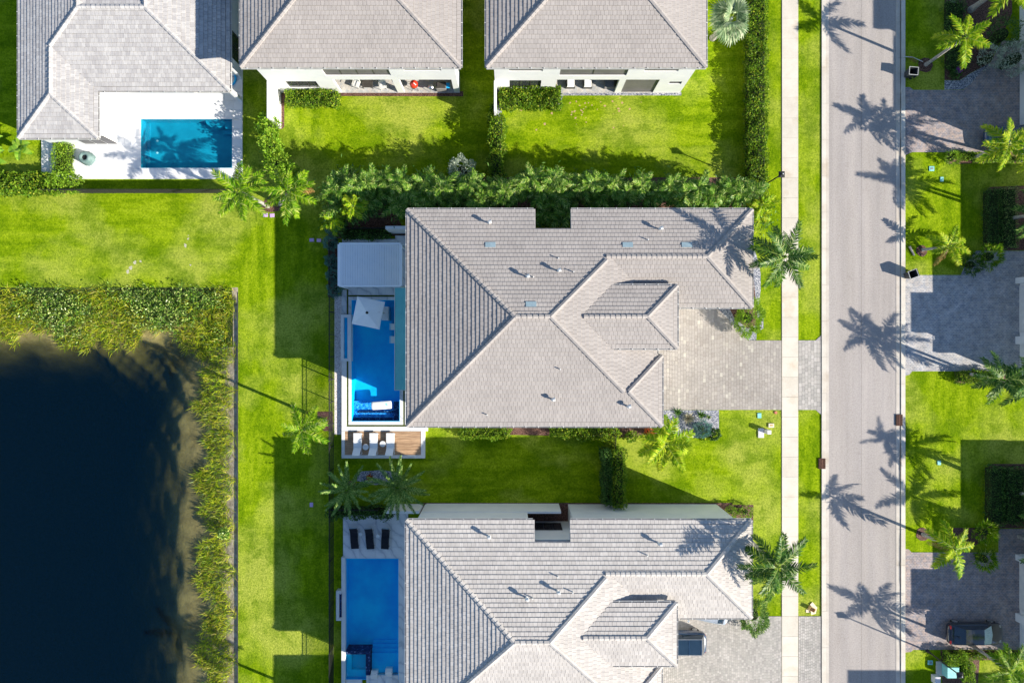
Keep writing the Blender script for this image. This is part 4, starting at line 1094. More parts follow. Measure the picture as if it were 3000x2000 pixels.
w = MB(); w.box(P_(-50), P_(-44), -P_(-640), -P_(-726), 0, 2.8)
tag(w.build('garden_wall', M['white_wall']), 'narrow white garden wall between the two upper lawns', 'garden wall')

# the single-storey house at top left --------------------------------------------
EZ5 = 3.7
t5 = thing('house', 'single-storey house with silver grey tiled roof around a white pool terrace', 'house', (P_(-1100), P_(860), 0))
roof5 = HipRoof([RR(-1352, -773, -1086, -686, EZ5), RR(-1352, -1134, -900, -557, EZ5), RR(-1352, -952, -1600, -686, EZ5), RR(-1173, -773, -1600, -686, EZ5)])
w = MB(); EY = lambda v: -P_(v)
w.prism([(P_(x), EY(y)) for x, y in ((-1336, -574), (-1151, -574), (-1151, -703), (-1336, -703))], 0, EZ5-.2)
wall_openings(w, True, EY(-703), P_(-1150.9), P_(-790), 0, EZ5-.2, [(P_(-900), P_(-800), 0, 2.7)], .2, -1)
wall_openings(w, False, P_(-790), EY(-705)+.2, EY(-1200), 0, EZ5-.2, [(EY(-713), EY(-770), 0, 2.7), (EY(-800), EY(-880), .3, 2.4)], .2, 1)
w.box(P_(-1336), P_(-800), EY(-775), EY(-785), 0, EZ5-.2); w.box(P_(-1336), P_(-1326), EY(-704), EY(-1300), 0, EZ5-.2)
w.build('wall', M['white_wall'], t5, world=True)
window(t5, False, P_(-790), (EY(-800), EY(-880), .3, 2.4), 1, 2, 'glass')
e = MB(); e.prism([(P_(x), EY(y)) for x, y in ((-1351.5, -557.5), (-1134.5, -557.5), (-1134.5, -686.5), (-773.5, -686.5), (-773.5, -1300), (-1351.5, -1300))], EZ5-.19, EZ5-.02)
e.build('eaves_board', M['trim'], t5, world=True)
for i in range(3):
    a = P_(-1318+i*33+80); fx = MB(); fx.box(a, a+P_(29), EY(-574)-.03, EY(-574)-.001, .5, 2.6); fo = fx.build('window', M['frame_dark'], t5, world=True)
    px_ = MB(); px_.box(a+.05, a+P_(29)-.05, EY(-574)-.04, EY(-574)-.031, .55, 2.55); px_.build('pane', M['shade'], fo)
build_roof(t5, roof5, M['tile_grey'], 300, limit=(-60, 60, -60, 31.5))

# houses across the street: their street fronts stand just inside the right edge --
def across(label, y_top, pz, qz, mx, my0, my1, mz, py0, py1, qy0, qy1, brown=False):
    t = thing('house', label, 'house', (P_(1700), -P_((qy0+qy1)/2), 0))
    X = lambda v: P_(v); Y = lambda v: -P_(v)
    rects = [(X(1465), X(2200), Y(qy1), Y(qy0), qz), (X(1465), X(1800), Y(py1), Y(py0), pz)]
    if mx: rects.append((X(mx), X(2200), Y(my1), Y(my0), mz))
    roof = HipRoof(rects)
    w = MB(); w.box(X(1487), X(2180), Y(qy1-12), Y(qy0+12), 0, qz-.15); w.box(X(1486.5), X(1790), Y(py1-6), Y(py0+6), qz-.2, pz-.1)
    w.box(X(1474), X(1487), Y(py0+28), Y(py0+5), 0, qz-.15); w.box(X(1474), X(1487), Y(qy0+30), Y(qy0+13), 0, qz-.15); 
    if mx: w.box(X(mx+15), X(2180), Y(my1-15), Y(my0+15), 0, mz-.15)
    w.build('wall', M['white_wall'], t, world=True)
    d = MB(); d.box(X(1485.5), X(1487)-.001, Y(py0-6), Y(qy0+36), .02, 2.4); d.build('garage_door', M['trim'], t, world=True)
    e = MB()
    for (a, b, c, d_, z) in rects: e.box(a+.02, b-.02, c+.02, d_-.02, z-.17, z-.03-.004*rects.index((a, b, c, d_, z)))
    e.build('eaves_board', M['trim'], t, world=True)
    build_roof(t, roof, M['tile_pale'], 0, caps=False, parts=False, limit=(0, 48, -40, 40))
    return t
across('white house across the street facing the slate blue driveway', 0, 4.85, 3.8, 1548, -426, -199, 3.8, -20, 93, -199, 125)
across('white house across the street facing the brown driveway with a black car', 0, 4.85, 3.8, 1548, 385, 609, 3.8, 789, 902, 609, 935)
across('taller house across the street at the top right corner', 0, 6.67, 5.7, None, 0, 0, 0, -1100, -749, -1100, -536)
across('house beyond the bottom right corner, known by its shadow on the road', 0, 7.9, 7.7, None, 0, 0, 0, 1162, 1500, 1162, 1700)

# ------------------------------------------------------------------ pools and terraces
def pool(key, label, zw, depth, plaster, lip, curb=None):
    x0, x1, y0, y1 = POOLS[key]; t = thing('swimming_pool', label, 'pool', ((x0+x1)/2, (y0+y1)/2, 0))
    b = MB(); T = .045
    b.box(x0-T, x1+T, y0-T, y1+T, -depth-.1, -depth)
    b.box(x0-T, x0, y0-T, y1+T, -depth, lip); b.box(x1, x1+T, y0-T, y1+T, -depth, lip)
    b.box(x0, x1, y0-T, y0, -depth, lip); b.box(x0, x1, y1, y1+T, -depth, lip)
    b.build('basin', M[plaster], t, world=True)
    w = MB(); w.face([(x0+.002, y0+.002, zw), (x1-.002, y0+.002, zw), (x1-.002, y1-.002, zw), (x0+.002, y1-.002, zw)])
    w.build('water', M['pool_water'], t, world=True)
    return t
def pbox(t, name, r, z0, z1, mat, bev=0.0, zz=None):
    """part box from a photograph rectangle (x0,x1,y0,y1) seen at its top z1"""
    z = z1 if zz is None else zz
    m = MB()
    if bev: m.bbox(gx(r[0], z), gx(r[1], z), gy(r[3], z), gy(r[2], z), z0, z1, bev)
    else: m.box(gx(r[0], z), gx(r[1], z), gy(r[3], z), gy(r[2], z), z0, z1)
    return m.build(name, M[mat], t, world=(t is not None))
ZD = .28
t = pool('mid', 'long deep blue pool beside the middle house with umbrella and white float', .17, .95, 'plaster_blue', ZD-.004)
pbox(t, 'bench', (1031.5, 1169.5, 1176, 1232.5), -1.49, -.42, 'mosaic', zz=.25)
pbox(t, 'step', (1043, 1169, 1205, 1211), -.419, -.25, 'mosaic_dark', zz=.25)
pbox(t, 'step', (1031.8, 1169, 1225, 1232.2), -.419, -.12, 'mosaic_dark', zz=.25)
pbox(t, 'step', (1150, 1169, 1178, 1224), -.419, -.22, 'mosaic_dark', zz=.25)
pbox(t, 'step', (1138, 1156, 893, 943), -1.49, -.9, 'plaster_blue', zz=.25)
pbox(t, 'shelf', (1118, 1138, 898, 938), -1.48, .30, 'marble', .01)
for (a, b) in ((947, 966), (984, 1005)): 
    pbox(t, 'bar_seat', (1140, 1150, a, b), -1.48, .10, 'coping', .01, zz=.25)
    pbox(t, 'bar_seat', (1145, 1157, a+1, b), -1.47, .30, 'coping', .01)
# terrace of the middle house; frames of slabs round the pool
t = thing('terrace', 'white stone terrace framing the long pool of the middle house', 'terrace', (gx(1090), gy(1060), 0))
def slabs(t, r, z0, z1, mat, nx=1, ny=1, name='slab', gap=.008):
    X = [gx(r[0]+(r[1]-r[0])*i/nx, z1) for i in range(nx+1)]; Y = [gy(r[2]+(r[3]-r[2])*i/ny, z1) for i in range(ny+1)]
    for i in range(nx):
        for j in range(ny):
            m = MB(); m.bbox(X[i]+gap/2, X[i+1]-gap/2, Y[j+1]+gap/2, Y[j]-gap/2, z0, z1, .006); m.build(name, M[mat], t, world=True)
slabs(t, (1000.5, 1015.5, 848, 920), 0, ZD, 'marble', 1, 3); slabs(t, (1000.5, 1015.5, 1058, 1249), 0, ZD, 'coping', 1, 8)
slabs(t, (1020.5, 1030, 879.5, 920), 0, ZD, 'marble', 1, 2); slabs(t, (1020.5, 1030, 1058, 1233.5), 0, ZD, 'coping', 1, 8)
slabs(t, (1020.5, 1157, 869, 879), 0, ZD, 'marble', 6, 1)
slabs(t, (1020.5, 1181, 1234, 1244), 0, ZD, 'coping', 7, 1); slabs(t, (1171, 1181, 1142, 1233.5), 0, ZD, 'marble', 1, 4)
slabs(t, (1020.5, 1157, 838, 864), 0, ZD, 'marble', 5, 1); slabs(t, (1002, 1157, 700, 838), 0, ZD-.01, 'marble', 5, 5)
slabs(t, (1157.5, 1195, 690, 1142), 0, ZD-.02, 'marble', 1, 14); slabs(t, (1186, 1200, 1142, 1244), 0, ZD, 'coping', 1, 4)
slabs(t, (1000.5, 1253, 1249, 1262.5), 0, ZD, 'coping', 10, 1)
tm = MB()
for r in ((1016, 1020, 848, 1248), (1020.2, 1181.4, 1244.6, 1248.2), (1181.8, 1185.6, 1142, 1248.2), (1020.2, 1157, 864.6, 868.4)):
    tm.box(gx(r[0], .2), gx(r[1], .2), gy(r[3], .2), gy(r[2], .2), 0.01, .235+.001*len(tm.v)/8)
tm.build('turf_strip', M['turf'], t, world=True)
# raised trough
t = thing('water_trough', 'raised white rimmed trough of water left of the long pool', 'water feature', (gx(1012), gy(990), 0))
r = (998, 1028, 921, 1058); zt = .75
m = MB()
X0, X1, Y0, Y1 = gx(r[0], zt), gx(r[1], zt), gy(r[3], zt), gy(r[2], zt); xi0, xi1, yi0, yi1 = gx(1007, zt), gx(1018, zt), gy(1050, zt), gy(930, zt)
m.box(X0, xi0, Y0, Y1, 0, zt); m.box(xi1, X1, Y0, Y1, 0, zt); m.box(xi0, xi1, Y0, yi0, 0, zt); m.box(xi0, xi1, yi1, Y1, 0, zt)
m.build('rim', M['coping'], t, world=True)
m = MB(); m.box(xi0, xi1, yi0, yi1, 0, .45); m.build('basin', M['plaster_blue'], t, world=True)
m = MB(); m.face([(xi0, yi0, .66), (xi1, yi0, .66), (xi1, yi1, .66), (xi0, yi1, .66)]); m.build('water', M['pool_water'], t, world=True)
# wooden deck
t = thing('sun_deck', 'wooden sun deck with white border below the middle pool', 'deck', (gx(1122), gy(1296), 0))
for r in ((1000.5, 1010, 1263, 1342), (1233, 1245, 1263, 1342), (1010, 1233, 1332.5, 1342)):
    pbox(t, 'border', (r[0]+.1, r[1]-.1, r[2], r[3]), 0, ZD, 'coping', .006)
nb = 15
for i in range(nb):
    y0 = 1263.2+69*i/nb; y1 = 1263.2+69*(i+1)/nb-.5; k = random.uniform(.25, .75); xm = 1010.5+222*k
    pbox(t, 'plank', (1010.5, xm-.2, y0, y1), .1, ZD-.02, 'wood', .004); pbox(t, 'plank', (xm+.2, 1232.6, y0, y1), .1, ZD-.02, 'wood', .004)
# pergola
t = thing('pergola', 'white slatted pergola roof over the terrace corner', 'pergola', (gx(1083, 3.1), gy(776, 3.1), 0))
z = 3.1
f = MB(); X0, X1, Y0, Y1 = gx(989, z), gx(1178, z), gy(840, z), gy(711, z)
f.box(X0+.12, X1-.12, Y0, Y0+.14, z-.2, z+.02); f.box(X0+.12, X1-.12, Y1-.14, Y1, z-.2, z+.02)
f.box(X0, X0+.12, Y0+.08, Y1-.12, z-.22, z); f.box(X1-.12, X1, Y0+.08, Y1-.12, z-.22, z)
f.box(X0+.121, X0+.24, Y0+.141, Y1-.141, z-.2, z+.01); f.box(X1-.24, X1-.121, Y0+.141, Y1-.141, z-.2, z+.01)
f.build('frame', M['pergola_white'], t, world=True)
for sx, sy in ((X0+.2, Y0+.1), (X1-.2, Y0+.1), (X0+.2, Y1-.1), (X1-.2, Y1-.1)):
    m = MB(); m.box(sx-.08, sx+.08, sy-.08, sy+.08, ZD-.01, z-.2); m.build('post', M['pergola_white'], t, world=True)
ns = 24; w_ = (X1-X0-.5)/ns
sm = MB(); sm.v = [(-w_*.52, Y0+.15, .025), (w_*.30, Y0+.15, -.035), (w_*.30, Y1-.15, -.035), (-w_*.52, Y1-.15, .025), (-w_*.52, Y0+.15, .0), (w_*.30, Y0+.15, -.06), (w_*.30, Y1-.15, -.06), (-w_*.52, Y1-.15, .0)]
sm.f = [(0, 1, 2, 3), (0, 4, 5, 1), (1, 5, 6, 2), (2, 6, 7, 3), (3, 7, 4, 0), (7, 6, 5, 4)]; sm.m = [0]*6
sme = sm.mesh('slat', M['pergola_white'])
for i in range(ns):
    o = link('slat', sme, t); o.matrix_parent_inverse = Matrix.Translation(-t.location); o.location = (X0+.25+w_*(i+.5), 0, z-.05)
# flat metal canopy along the back wall
t = thing('canopy', 'flat pale green metal canopy between pool and tiled roof', 'canopy', (gx(1175, 3.0), gy(990, 3.0), 0))
pbox(t, 'roof_sheet', (1157, 1210, 843, 1142), 2.86, 3.0, 'canopy', zz=3.0)
pbox(t, 'drip_edge', (1155.6, 1156.9, 843, 1142), 2.88, 3.03, 'trim', zz=3.0)
pbox(t, 'drip_edge', (1155.6, 1200, 1142.1, 1143.2), 2.88, 3.03, 'trim', zz=3.0)

# bottom terrace
t = pool('south', 'blue pool with raised spa beside the bottom house', .17, .9, 'plaster_blue', .246)
pbox(t, 'shelf', (1087, 1165.5, 1918, 1975), -1.39, -.10, 'plaster_blue', zz=.25)
for i, (a, b) in enumerate(((1889, 1898), (1898.3, 1908), (1908.3, 1917.7))): pbox(t, 'step', (1086, 1165.5, a, b), -1.39, -.75+.2*i, 'plaster_blue', zz=.25)
pbox(t, 'step', (1015, 1165.5, 1638, 1646), -1.38, -.7, 'plaster_blue', zz=.25)
s = thing('spa', 'square spa tub of light blue water in the corner of the bottom pool', 'spa', (gx(1045), gy(1950), 0))
pbox(s, 'spill_edge', (1012.5, 1084, 1905, 1916), -1.3, .29, 'mosaic_dark', .01); pbox(s, 'spill_edge', (1071.5, 1084, 1916.3, 1976), -1.3, .289, 'mosaic_dark', .01)
pbox(s, 'floor', (1012.5, 1071, 1916.5, 1987.5), -1.3, -.5, 'spa', zz=.25)
pbox(s, 'bench', (1012.6, 1027, 1917, 1987), -.499, -.10, 'spa', zz=.25); pbox(s, 'bench', (1027.2, 1070.8, 1966, 1987), -.499, -.10, 'spa', zz=.25)
m = MB(); m.face([(gx(1012.3, .25), gy(1987.8, .25), .262), (gx(1071.3, .25), gy(1987.8, .25), .262), (gx(1071.3, .25), gy(1916.4, .25), .262), (gx(1012.3, .25), gy(1916.4, .25), .262)])
m.build('water', M['pool_water'], s, world=True)
t = thing('terrace', 'veined white marble terrace with black loungers above the bottom pool', 'terrace', (gx(1090), gy(1590), 0))
slabs(t, (1005, 1195, 1500, 1635), 0, .25, 'marble', 4, 4); slabs(t, (1167.5, 1198, 1635.3, 2100), 0, .25, 'marble', 1, 9)
slabs(t, (1014, 1060, 1989.5, 2030), 0, .27, 'coping', 1, 1); slabs(t, (1081, 1167, 1977, 2100), -.5, .249, 'marble', 2, 2)
slabs(t, (1073, 1080.6, 1977, 2030), 0, .27, 'coping', 1, 1)
pbox(t, 'pool_wall', (1000, 1011.3, 1632, 2060), 0, .42, 'coping', .008, zz=.42)
t = thing('fire_trough', 'white rimmed planter trough of dark pebbles on the outer wall of the bottom pool', 'trough', (gx(992), gy(1773), 0))
m = MB(); z = .6
for r in ((984.5, 999.7, 1730, 1739), (984.5, 999.7, 1809, 1817), (984.5, 993, 1739, 1809)): m.box(gx(r[0], z), gx(r[1], z), gy(r[3], z), gy(r[2], z), 0, z)
m.build('rim', M['coping'], t, world=True); pbox(t, 'dark_fill', (993.2, 999.6, 1739.2, 1808.8), 0, .45, 'mosaic_dark', zz=.6)

# west terrace (top left)
def west_terrace():
    t = thing('terrace', 'bright white stone terrace around the turquoise pool at top left', 'terrace', (gx(400), gy(400), 0))
    z = .12
    slabs(t, (121, 413, 405, 524), 0, z, 'white_deck', 12, 4, gap=.012); slabs(t, (288, 710, 268, 349.5), 0, z, 'white_deck', 16, 3, gap=.012)
    slabs(t, (287, 413, 349.5, 404.5), 0, z, 'white_deck', 5, 2, gap=.012); slabs(t, (679.8, 710, 350, 491), 0, z, 'white_deck', 1, 5, gap=.012)
    slabs(t, (413.5, 710, 492, 524), 0, z, 'white_deck', 12, 1, gap=.012); slabs(t, (660, 710, 200, 267.5), 0, z, 'white_deck', 2, 2)
west_terrace()
t = pool('west', 'turquoise rectangular pool in the white terrace at top left', .03, .8, 'plaster_teal', .116)
x0, x1, y0, y1 = POOLS['west']
m = MB(); c = (gx(628, .1), gy(350.6, .1))
P = [(c[0]+math.cos(a)*1.05*(1 if math.cos(a) > 0 else .8), c[1]+math.sin(a)*.62) for a in [PI+PI*i/14 for i in range(15)]]
m.prism(P, -1.49, -.12); m.build('curved_bench', M['plaster_teal'], t, world=True)
pbox(t, 'bench', (655, 678.5, 350.6, 375), -1.49, -.121, 'plaster_teal', zz=.1); pbox(t, 'step', (646, 675, 376, 387), -1.49, -.4, 'plaster_teal', zz=.1)
pbox(t, 'ledge', (414.6, 424, 351, 490.5), -1.488, -.7, 'plaster_teal', zz=.1)
for yy in (413, 448):
    m = MB(); m.lathe([(.09, 0), (.09, .03), (.02, .035)], 12, (gx(461, -.8), gy(yy, -.8), -.8)); m.build('drain_cover', M['coping'], t, world=True)

# ------------------------------------------------------------------ fences
def fence(label, p0, p1, h, sp=1.83, pk=.105, n_ind=300, mat='black', bar=.017):
    p0, p1 = Vector((*p0, 0)), Vector((*p1, 0)); d = p1-p0; L_ = d.length; d.normalize(); a = math.atan2(d.y, d.x)
    t = thing('fence', label, 'fence', tuple(p0), a)
    m = MB(); m.box(0, L_, -.016, .016, h-.05, h-.02); m.box(0, L_, -.015, .015, h-.24, h-.21); m.box(0, L_, -.015, .015, .10, .13); m.build('rail', M[mat], t)
    pm = MB(); pm.box(-.03, .03, -.03, .03, 0, h+.04); pme = pm.mesh('post', M[mat]); n = max(1, round(L_/sp))
    for i in range(n+1): link('post', pme, t, loc=(L_*i/n, 0, 0))
    km = MB(); km.box(-bar, bar, -bar, bar, .05, h); kme = km.mesh('picket', M[mat]); n = int(L_/pk)
    xs_ = [L_*(i+.5)/n for i in range(n)]
    xs_.sort(key=lambda x: abs((p0+d*x).y)); rest = MB()
    for i, x in enumerate(xs_):
        if i < n_ind: link('picket', kme, t, loc=(x, .0, 0))
        else: rest.box(x-bar, x+bar, -bar, bar, .05, h)
    if rest.v: tag(rest.build('picket', M[mat], t), kind='stuff')
    return t
fence('long black picket fence between the open lawn strip and the pools', (P_(-522), gy(720)), (P_(-522), gy(2150)), 1.55)
fence('black picket fence along the open lawn below the white terrace', (gx(150), gy(566)), (gx(700), gy(566)), 1.5)
fence('short black picket fence crossing the side lawn through the leafy columns', (P_(297), gy(1270)), (P_(297), gy(1478)), 1.5)
fence('black picket fence behind the pergola in deep shade', (P_(-500), gy(676)), (P_(-365), gy(676)), 1.5)
fence('black picket fence under the two date palms', (P_(-520), gy(1482)), (P_(-385), gy(1482)), 1.5)

# ------------------------------------------------------------------ hedges and shrubs
hedge('tall clipped green hedge running beside the pavement at top', 2196, 2250, -60, 560, 1.45, 'lf_hedge', 150, .17, .10, .14)
hedge('leafy bright hedge under the windows of the upper left house', 837, 988, 263, 303, 1.1, 'lf_hedge', 230, .14, .09)
hedge('taller leafy hedge under the windows of the upper right house', 1465, 1642, 250, 307, 1.3, 'lf_hedge', 200, .17, .11)
hedge('narrow hedge between the two upper lawns', 1436, 1476, 335, 440, 2.0, 'lf_hedge', 150, .17, .11, ragged=.25)
hedge('darker lower stretch of hedge between the two upper lawns', 1433, 1473, 442, 530, 2.2, 'lf_royal2' if False else 'lf_hedge', 150, .17, .09, ragged=.25)
hedge('lone tuft of hedge left of the narrow garden wall', 1436, 1452, 300, 350, 1.7, 'lf_hedge', 170, .16, .10)
hedge('long leafy hedge at the left edge below the terrace', -80, 140, 505, 562, 1.3, 'lf_hedge', 190, .18, .12, .25)
hedge('yellow green hedge planted on the white terrace', 152, 200, 415, 500, .9, 'lf_lime', 260, .12, .07)
bush('round light green shrub at the terrace corner', 170, 533, .9, 1.7, 'lf_lime', 1300)
bush('round light green shrub beside the black fence start', 208, 535, .85, 1.5, 'lf_lime', 1200)
bush('leafy upper part of the green column by the left garden wall', 785, 370, .85, 2.6, 'lf_lime', 1300, .2, .12, ry=1.1)
bush('middle part of the bright green column beside the upper left lawn', 792, 425, .8, 3.0, 'lf_lime', 1400, .2, .12, ry=1.2)
bush('lower part of the bright green column above the leaning palms', 812, 480, .9, 2.8, 'lf_lime', 1400, .2, .12, ry=1.2)
bush('light green shrub between the bright column and the pale palm', 850, 500, .7, 2.6, 'lf_lime', 900, .2, .12)
bush('silvery white shrub in the areca hedge', 1352, 493, .95, 3.6, 'lf_silver', 1500, .20, .06, spiky=.3)
hedge('bright shrub row against the south wall of the middle house', 1352, 1490, 1256, 1283, 1.1, 'lf_hedge', 240, .15, .09, ragged=.2)
hedge('shrub row under the south eave near the short fence', 1612, 1690, 1254, 1278, 1.1, 'lf_hedge', 230, .15, .09, ragged=.2)
hedge('dense shrub row right of the short fence by the house', 1692, 1778, 1254, 1286, 1.2, 'lf_hedge', 230, .15, .09, ragged=.2)
bush('small green shrub under the eave right of the fence', 1795, 1268, .6, 1.4, 'lf_hedge', 600)
bush('low leafy shrub left of the yellow green palm', 1850, 1278, .5, .9, 'lf_hedge', 500)
bush('orange red croton shrub under the roof corner', 1903, 1264, .42, 1.0, 'lf_red', 420, .16, .07)
hedge('left half of the leafy column that straddles the short fence', 1770, 1792, 1322, 1478, 2.2, 'lf_dark', 200, .15, .09, ragged=.15)
hedge('right half of the leafy column that straddles the short fence', 1798, 1833, 1322, 1488, 2.4, 'lf_royal2' if False else 'lf_hedge', 160, .15, .09, ragged=.15)
bush('fluffy yellow green shrub at the driveway corner of the middle house', 2195, 930, 1.15, 1.9, 'lf_lime', 4200, .26, .045, ry=1.5, spiky=.4)
bush('fluffy grey green shrub at the garage corner of the bottom house', 2210, 1805, 1.2, 2.0, 'lf_date', 4200, .26, .045, ry=1.4, spiky=.4)
bush('round clipped shrub in the bed at the corner of the bottom house', 2143, 1500, .5, .9, 'lf_hedge', 700, .10, .06)
bush('yellowish clipped shrub in the corner bed by the pavement lawn', 2185, 1500, .62, .8, 'lf_lime', 700, .10, .06)
bush('dark blue green ball shrub beside the agaves', 2058, 1256, .72, 1.2, 'lf_blue', 1900, .10, .04, spiky=.2)
bush('small dark green shrub at the end of the agave bed', 2093, 1272, .5, .8, 'lf_dark', 700)
bush('yellow edged shrub below the ball shrub', 2066, 1279, .35, .5, 'lf_coco', 300)
for i, (x, y, r) in enumerate(((972, 670, .55), (968, 712, .58), (972, 765, .56), (975, 806, .54), (981, 849, .62))):
    bush(('blue green pompom shrub at the pergola corner, ' + ['topmost under the palms', 'second from the top', 'third from the top', 'fourth from the top', 'lowest and roundest'][i]), x, y, r, 1.7, 'lf_blue', 1500, .14, .04, group='blue green pompom shrubs beside the pergola', spiky=.3)
hedge('dark low hedge behind the pergola', 1004, 1138, 670, 698, .9, 'lf_dark', 200, .13, .08)
hedge('dark leafy hedge under the two date palms', 962, 1150, 1490, 1516, 1.0, 'lf_dark', 230, .14, .09, ragged=.3)
bush('dark red leaved plant between the date palms', 1083, 1399, .25, .5, 'lf_red', 200)
# across the street
bush('grey green olive-like tree over the brown driveway', 2985, 165, 1.3, 3.2, 'lf_silver', 2200, .22, .05, cat='tree', name='small_tree', spiky=.3)
bush('grey green lower branches of the olive-like tree', 2905, 165, .9, 2.4, 'lf_silver', 900, .20, .05, cat='tree', name='small_tree', spiky=.3)
bush('dark bushy tree in the shade behind the leaning palm', 2945, 95, 1.3, 2.5, 'lf_dark', 1300, .2, .05)
bush('dark ground shrubs at the far bed corner', 2800, 215, .5, .5, 'lf_dark', 500, .12, .07)
bush('purple flowering plant below the leaning palm', 2809, 205, .26, .6, 'lf_purple', 260, .1, .06, cat='flowers', name='flowering_plant')
hedge('dark low planting along the top right lawn', 2772, 2830, 0, 90, .5, 'lf_dark', 140, .14, .06, ragged=.3)
hedge('dark low planting beneath the leaning palm crown', 2775, 2840, 130, 200, .5, 'lf_dark', 140, .14, .06, ragged=.3)
hedge('bright low planting between brown driveway and lawn', 2800, 2872, 446, 462, .6, 'lf_hedge', 240, .14, .08)
hedge('yellow green row of small clipped plants along the bed edge', 2858, 2990, 459, 474, .45, 'lf_lime', 240, .12, .07, .35)
bush('spiky bright shrub at the left end of the planting strip', 2792, 462, .62, .9, 'lf_lime', 500, .3, .04, spiky=.8)
hedge('dark hedge block in the shaded bed, upper lawn', 2892, 2935, 552, 720, .7, 'lf_dark', 130, .13, .07)
hedge('grey green groundcover block in the shaded bed, upper lawn', 2938, 2985, 548, 724, .6, 'lf_silver' if False else 'lf_date', 130, .12, .05)
bush('bushy fan leaved shrub overhanging the slate driveway, right', 2905, 750, .95, 1.7, 'lf_royal2', 900, .34, .05, spiky=.8)
bush('darker bushy shrub between palm and slate driveway', 2850, 775, .8, 1.2, 'lf_royal', 700, .3, .05, spiky=.7)
hedge('clipped pale green hedge beside the slate driveway', 2812, 2925, 1088, 1122, .7, 'lf_hedge', 260, .13, .08)
hedge('dark hedge block in the shaded bed, lower lawn', 2900, 2945, 1368, 1540, .8, 'lf_dark', 130, .13, .07)
hedge('second dark hedge block at the right edge, lower lawn', 2950, 3010, 1372, 1536, .8, 'lf_dark', 130, .13, .07)
bush('bushy green shrub right of the lower leaning palm, upper one', 2890, 1560, .85, 1.9, 'lf_royal2', 800, .32, .06, spiky=.7)
bush('bushy green shrub right of the lower leaning palm, lower one', 2890, 1640, .85, 1.9, 'lf_royal2', 800, .32, .06, spiky=.7)
hedge('curved bright hedge around the utility cabinet, upper arm', 2780, 2838, 1918, 1948, .9, 'lf_lime', 260, .13, .08)
hedge('curved bright hedge around the utility cabinet, right arm', 2826, 2856, 1945, 1998, .9, 'lf_lime', 260, .13, .08)
hedge('low bright planting strip below the black car', 2830, 2998, 1915, 1930, .4, 'lf_hedge', 240, .12, .07, .3)

# rosettes
def rosette(label, px, py, rad, n, mat, cat='agave', name='agave', h=.4):
    c = g(px, py, .3); t = thing(name, label, cat, (c.x, c.y, 0)); V = []
    for i in range(n):
        a = i*2.39996; u = i/n; e = R(12+68*u**1.3); r = rad*(1-.45*u); d = np.array([math.cos(a)*math.cos(e), math.sin(a)*math.cos(e), math.sin(e)])
        s = np.array([-math.sin(a), math.cos(a), 0])*rad*.085; b = np.array([0, 0, .05])
        m = MB(); p = b; q = b+d*r*.5; tip = b+d*r
        m.v = [tuple(p-s*.6), tuple(q-s), tuple(tip), tuple(q+s), tuple(p+s*.6), tuple(q-np.array([0, 0, .02]))]
        m.f = [(0, 1, 5), (1, 2, 5), (2, 3, 5), (3, 4, 5), (4, 0, 5)]; m.m = [0]*5; m.build('leaf', M[mat], t)
rosette('pale cream tipped agave in the pebble bed', 2018, 1226, .72, 34, 'lf_agave')
rosette('dark spiky agave left of the pale one', 1987, 1208, .55, 24, 'lf_dark'); rosette('dark spiky agave by the bed edge', 2056, 1216, .55, 24, 'lf_dark'); rosette('small green agave above the ball shrub', 2078, 1222, .35, 16, 'lf_royal')
rosette('maroon bromeliad at the bed corner, upper', 2902, 688, .42, 14, 'lf_maroon', 'bromeliad', 'bromeliad'); rosette('maroon bromeliad at the bed corner, middle', 2918, 714, .38, 14, 'lf_maroon', 'bromeliad', 'bromeliad'); rosette('maroon bromeliad at the bed corner, right', 2936, 708, .36, 14, 'lf_maroon', 'bromeliad', 'bromeliad')
rosette('small rosette among the driveway pebbles', 2161, 938, .28, 14, 'lf_royal'); rosette('pale strappy lily at the top of the dark bed', 2795, 5, .5, 12, 'lf_silver', 'lily', 'lily')

# banana plants
def banana(label, px, py, z, leaves_):
    c = g(px, py, 0); t = thing('banana_plant', label, 'banana plant', (c.x, c.y, 0))
    MB().tube([(0, 0, 0), (0, 0, z*.75)], [.12, .08], 8).build('stem', M['lf_royal2'], t)
    for (a, L_, e) in leaves_:
        m = MB(); n = 9; a = R(a); d = Vector((math.cos(a), math.sin(a), 0)); s = Vector((-d.y, d.x, 0)); pts = []
        for i in range(n+1):
            u = i/n; p = Vector((0, 0, z*.7))+d*L_*u*math.cos(R(e))+Vector((0, 0, math.sin(R(e))*L_*u-.55*L_*u*u)); w = .27*math.sin(PI*min(1, .08+u*.9))**.6
            pts.append((p-s*w+Vector((0, 0, .03)), p-Vector((0, 0, .05)), p+s*w+Vector((0, 0, .03))))
        for i in range(n):
            A, B = pts[i], pts[i+1]; m.face([A[0], B[0]*.97+A[0]*.03, B[1], A[1]]); m.face([A[1], B[1], B[2]*.97+A[2]*.03, A[2]])
        m.build('leaf', M['lf_banana'], t)
banana('banana plant with broad leaves under the eave corner', 95, 445, 2.0, [(75, 1.6, 45), (20, 1.2, 40), (-30, 1.4, 35), (-150, 1.3, 45), (-100, 1.3, 30), (130, 1.0, 45), (-60, 1.0, 60)])
banana('large leaved banana plant at the left edge of the photo', -10, 440, 2.6, [(60, 1.9, 35), (20, 2.2, 30), (-10, 2.0, 28), (-45, 2.0, 30), (-80, 1.6, 40), (90, 1.6, 30), (120, 1.6, 40)])
banana('second banana plant at the left edge, lower down', 5, 480, 1.9, [(80, 1.5, 35), (35, 1.6, 30), (-10, 1.5, 28), (-55, 1.5, 30), (-110, 1.2, 40)])

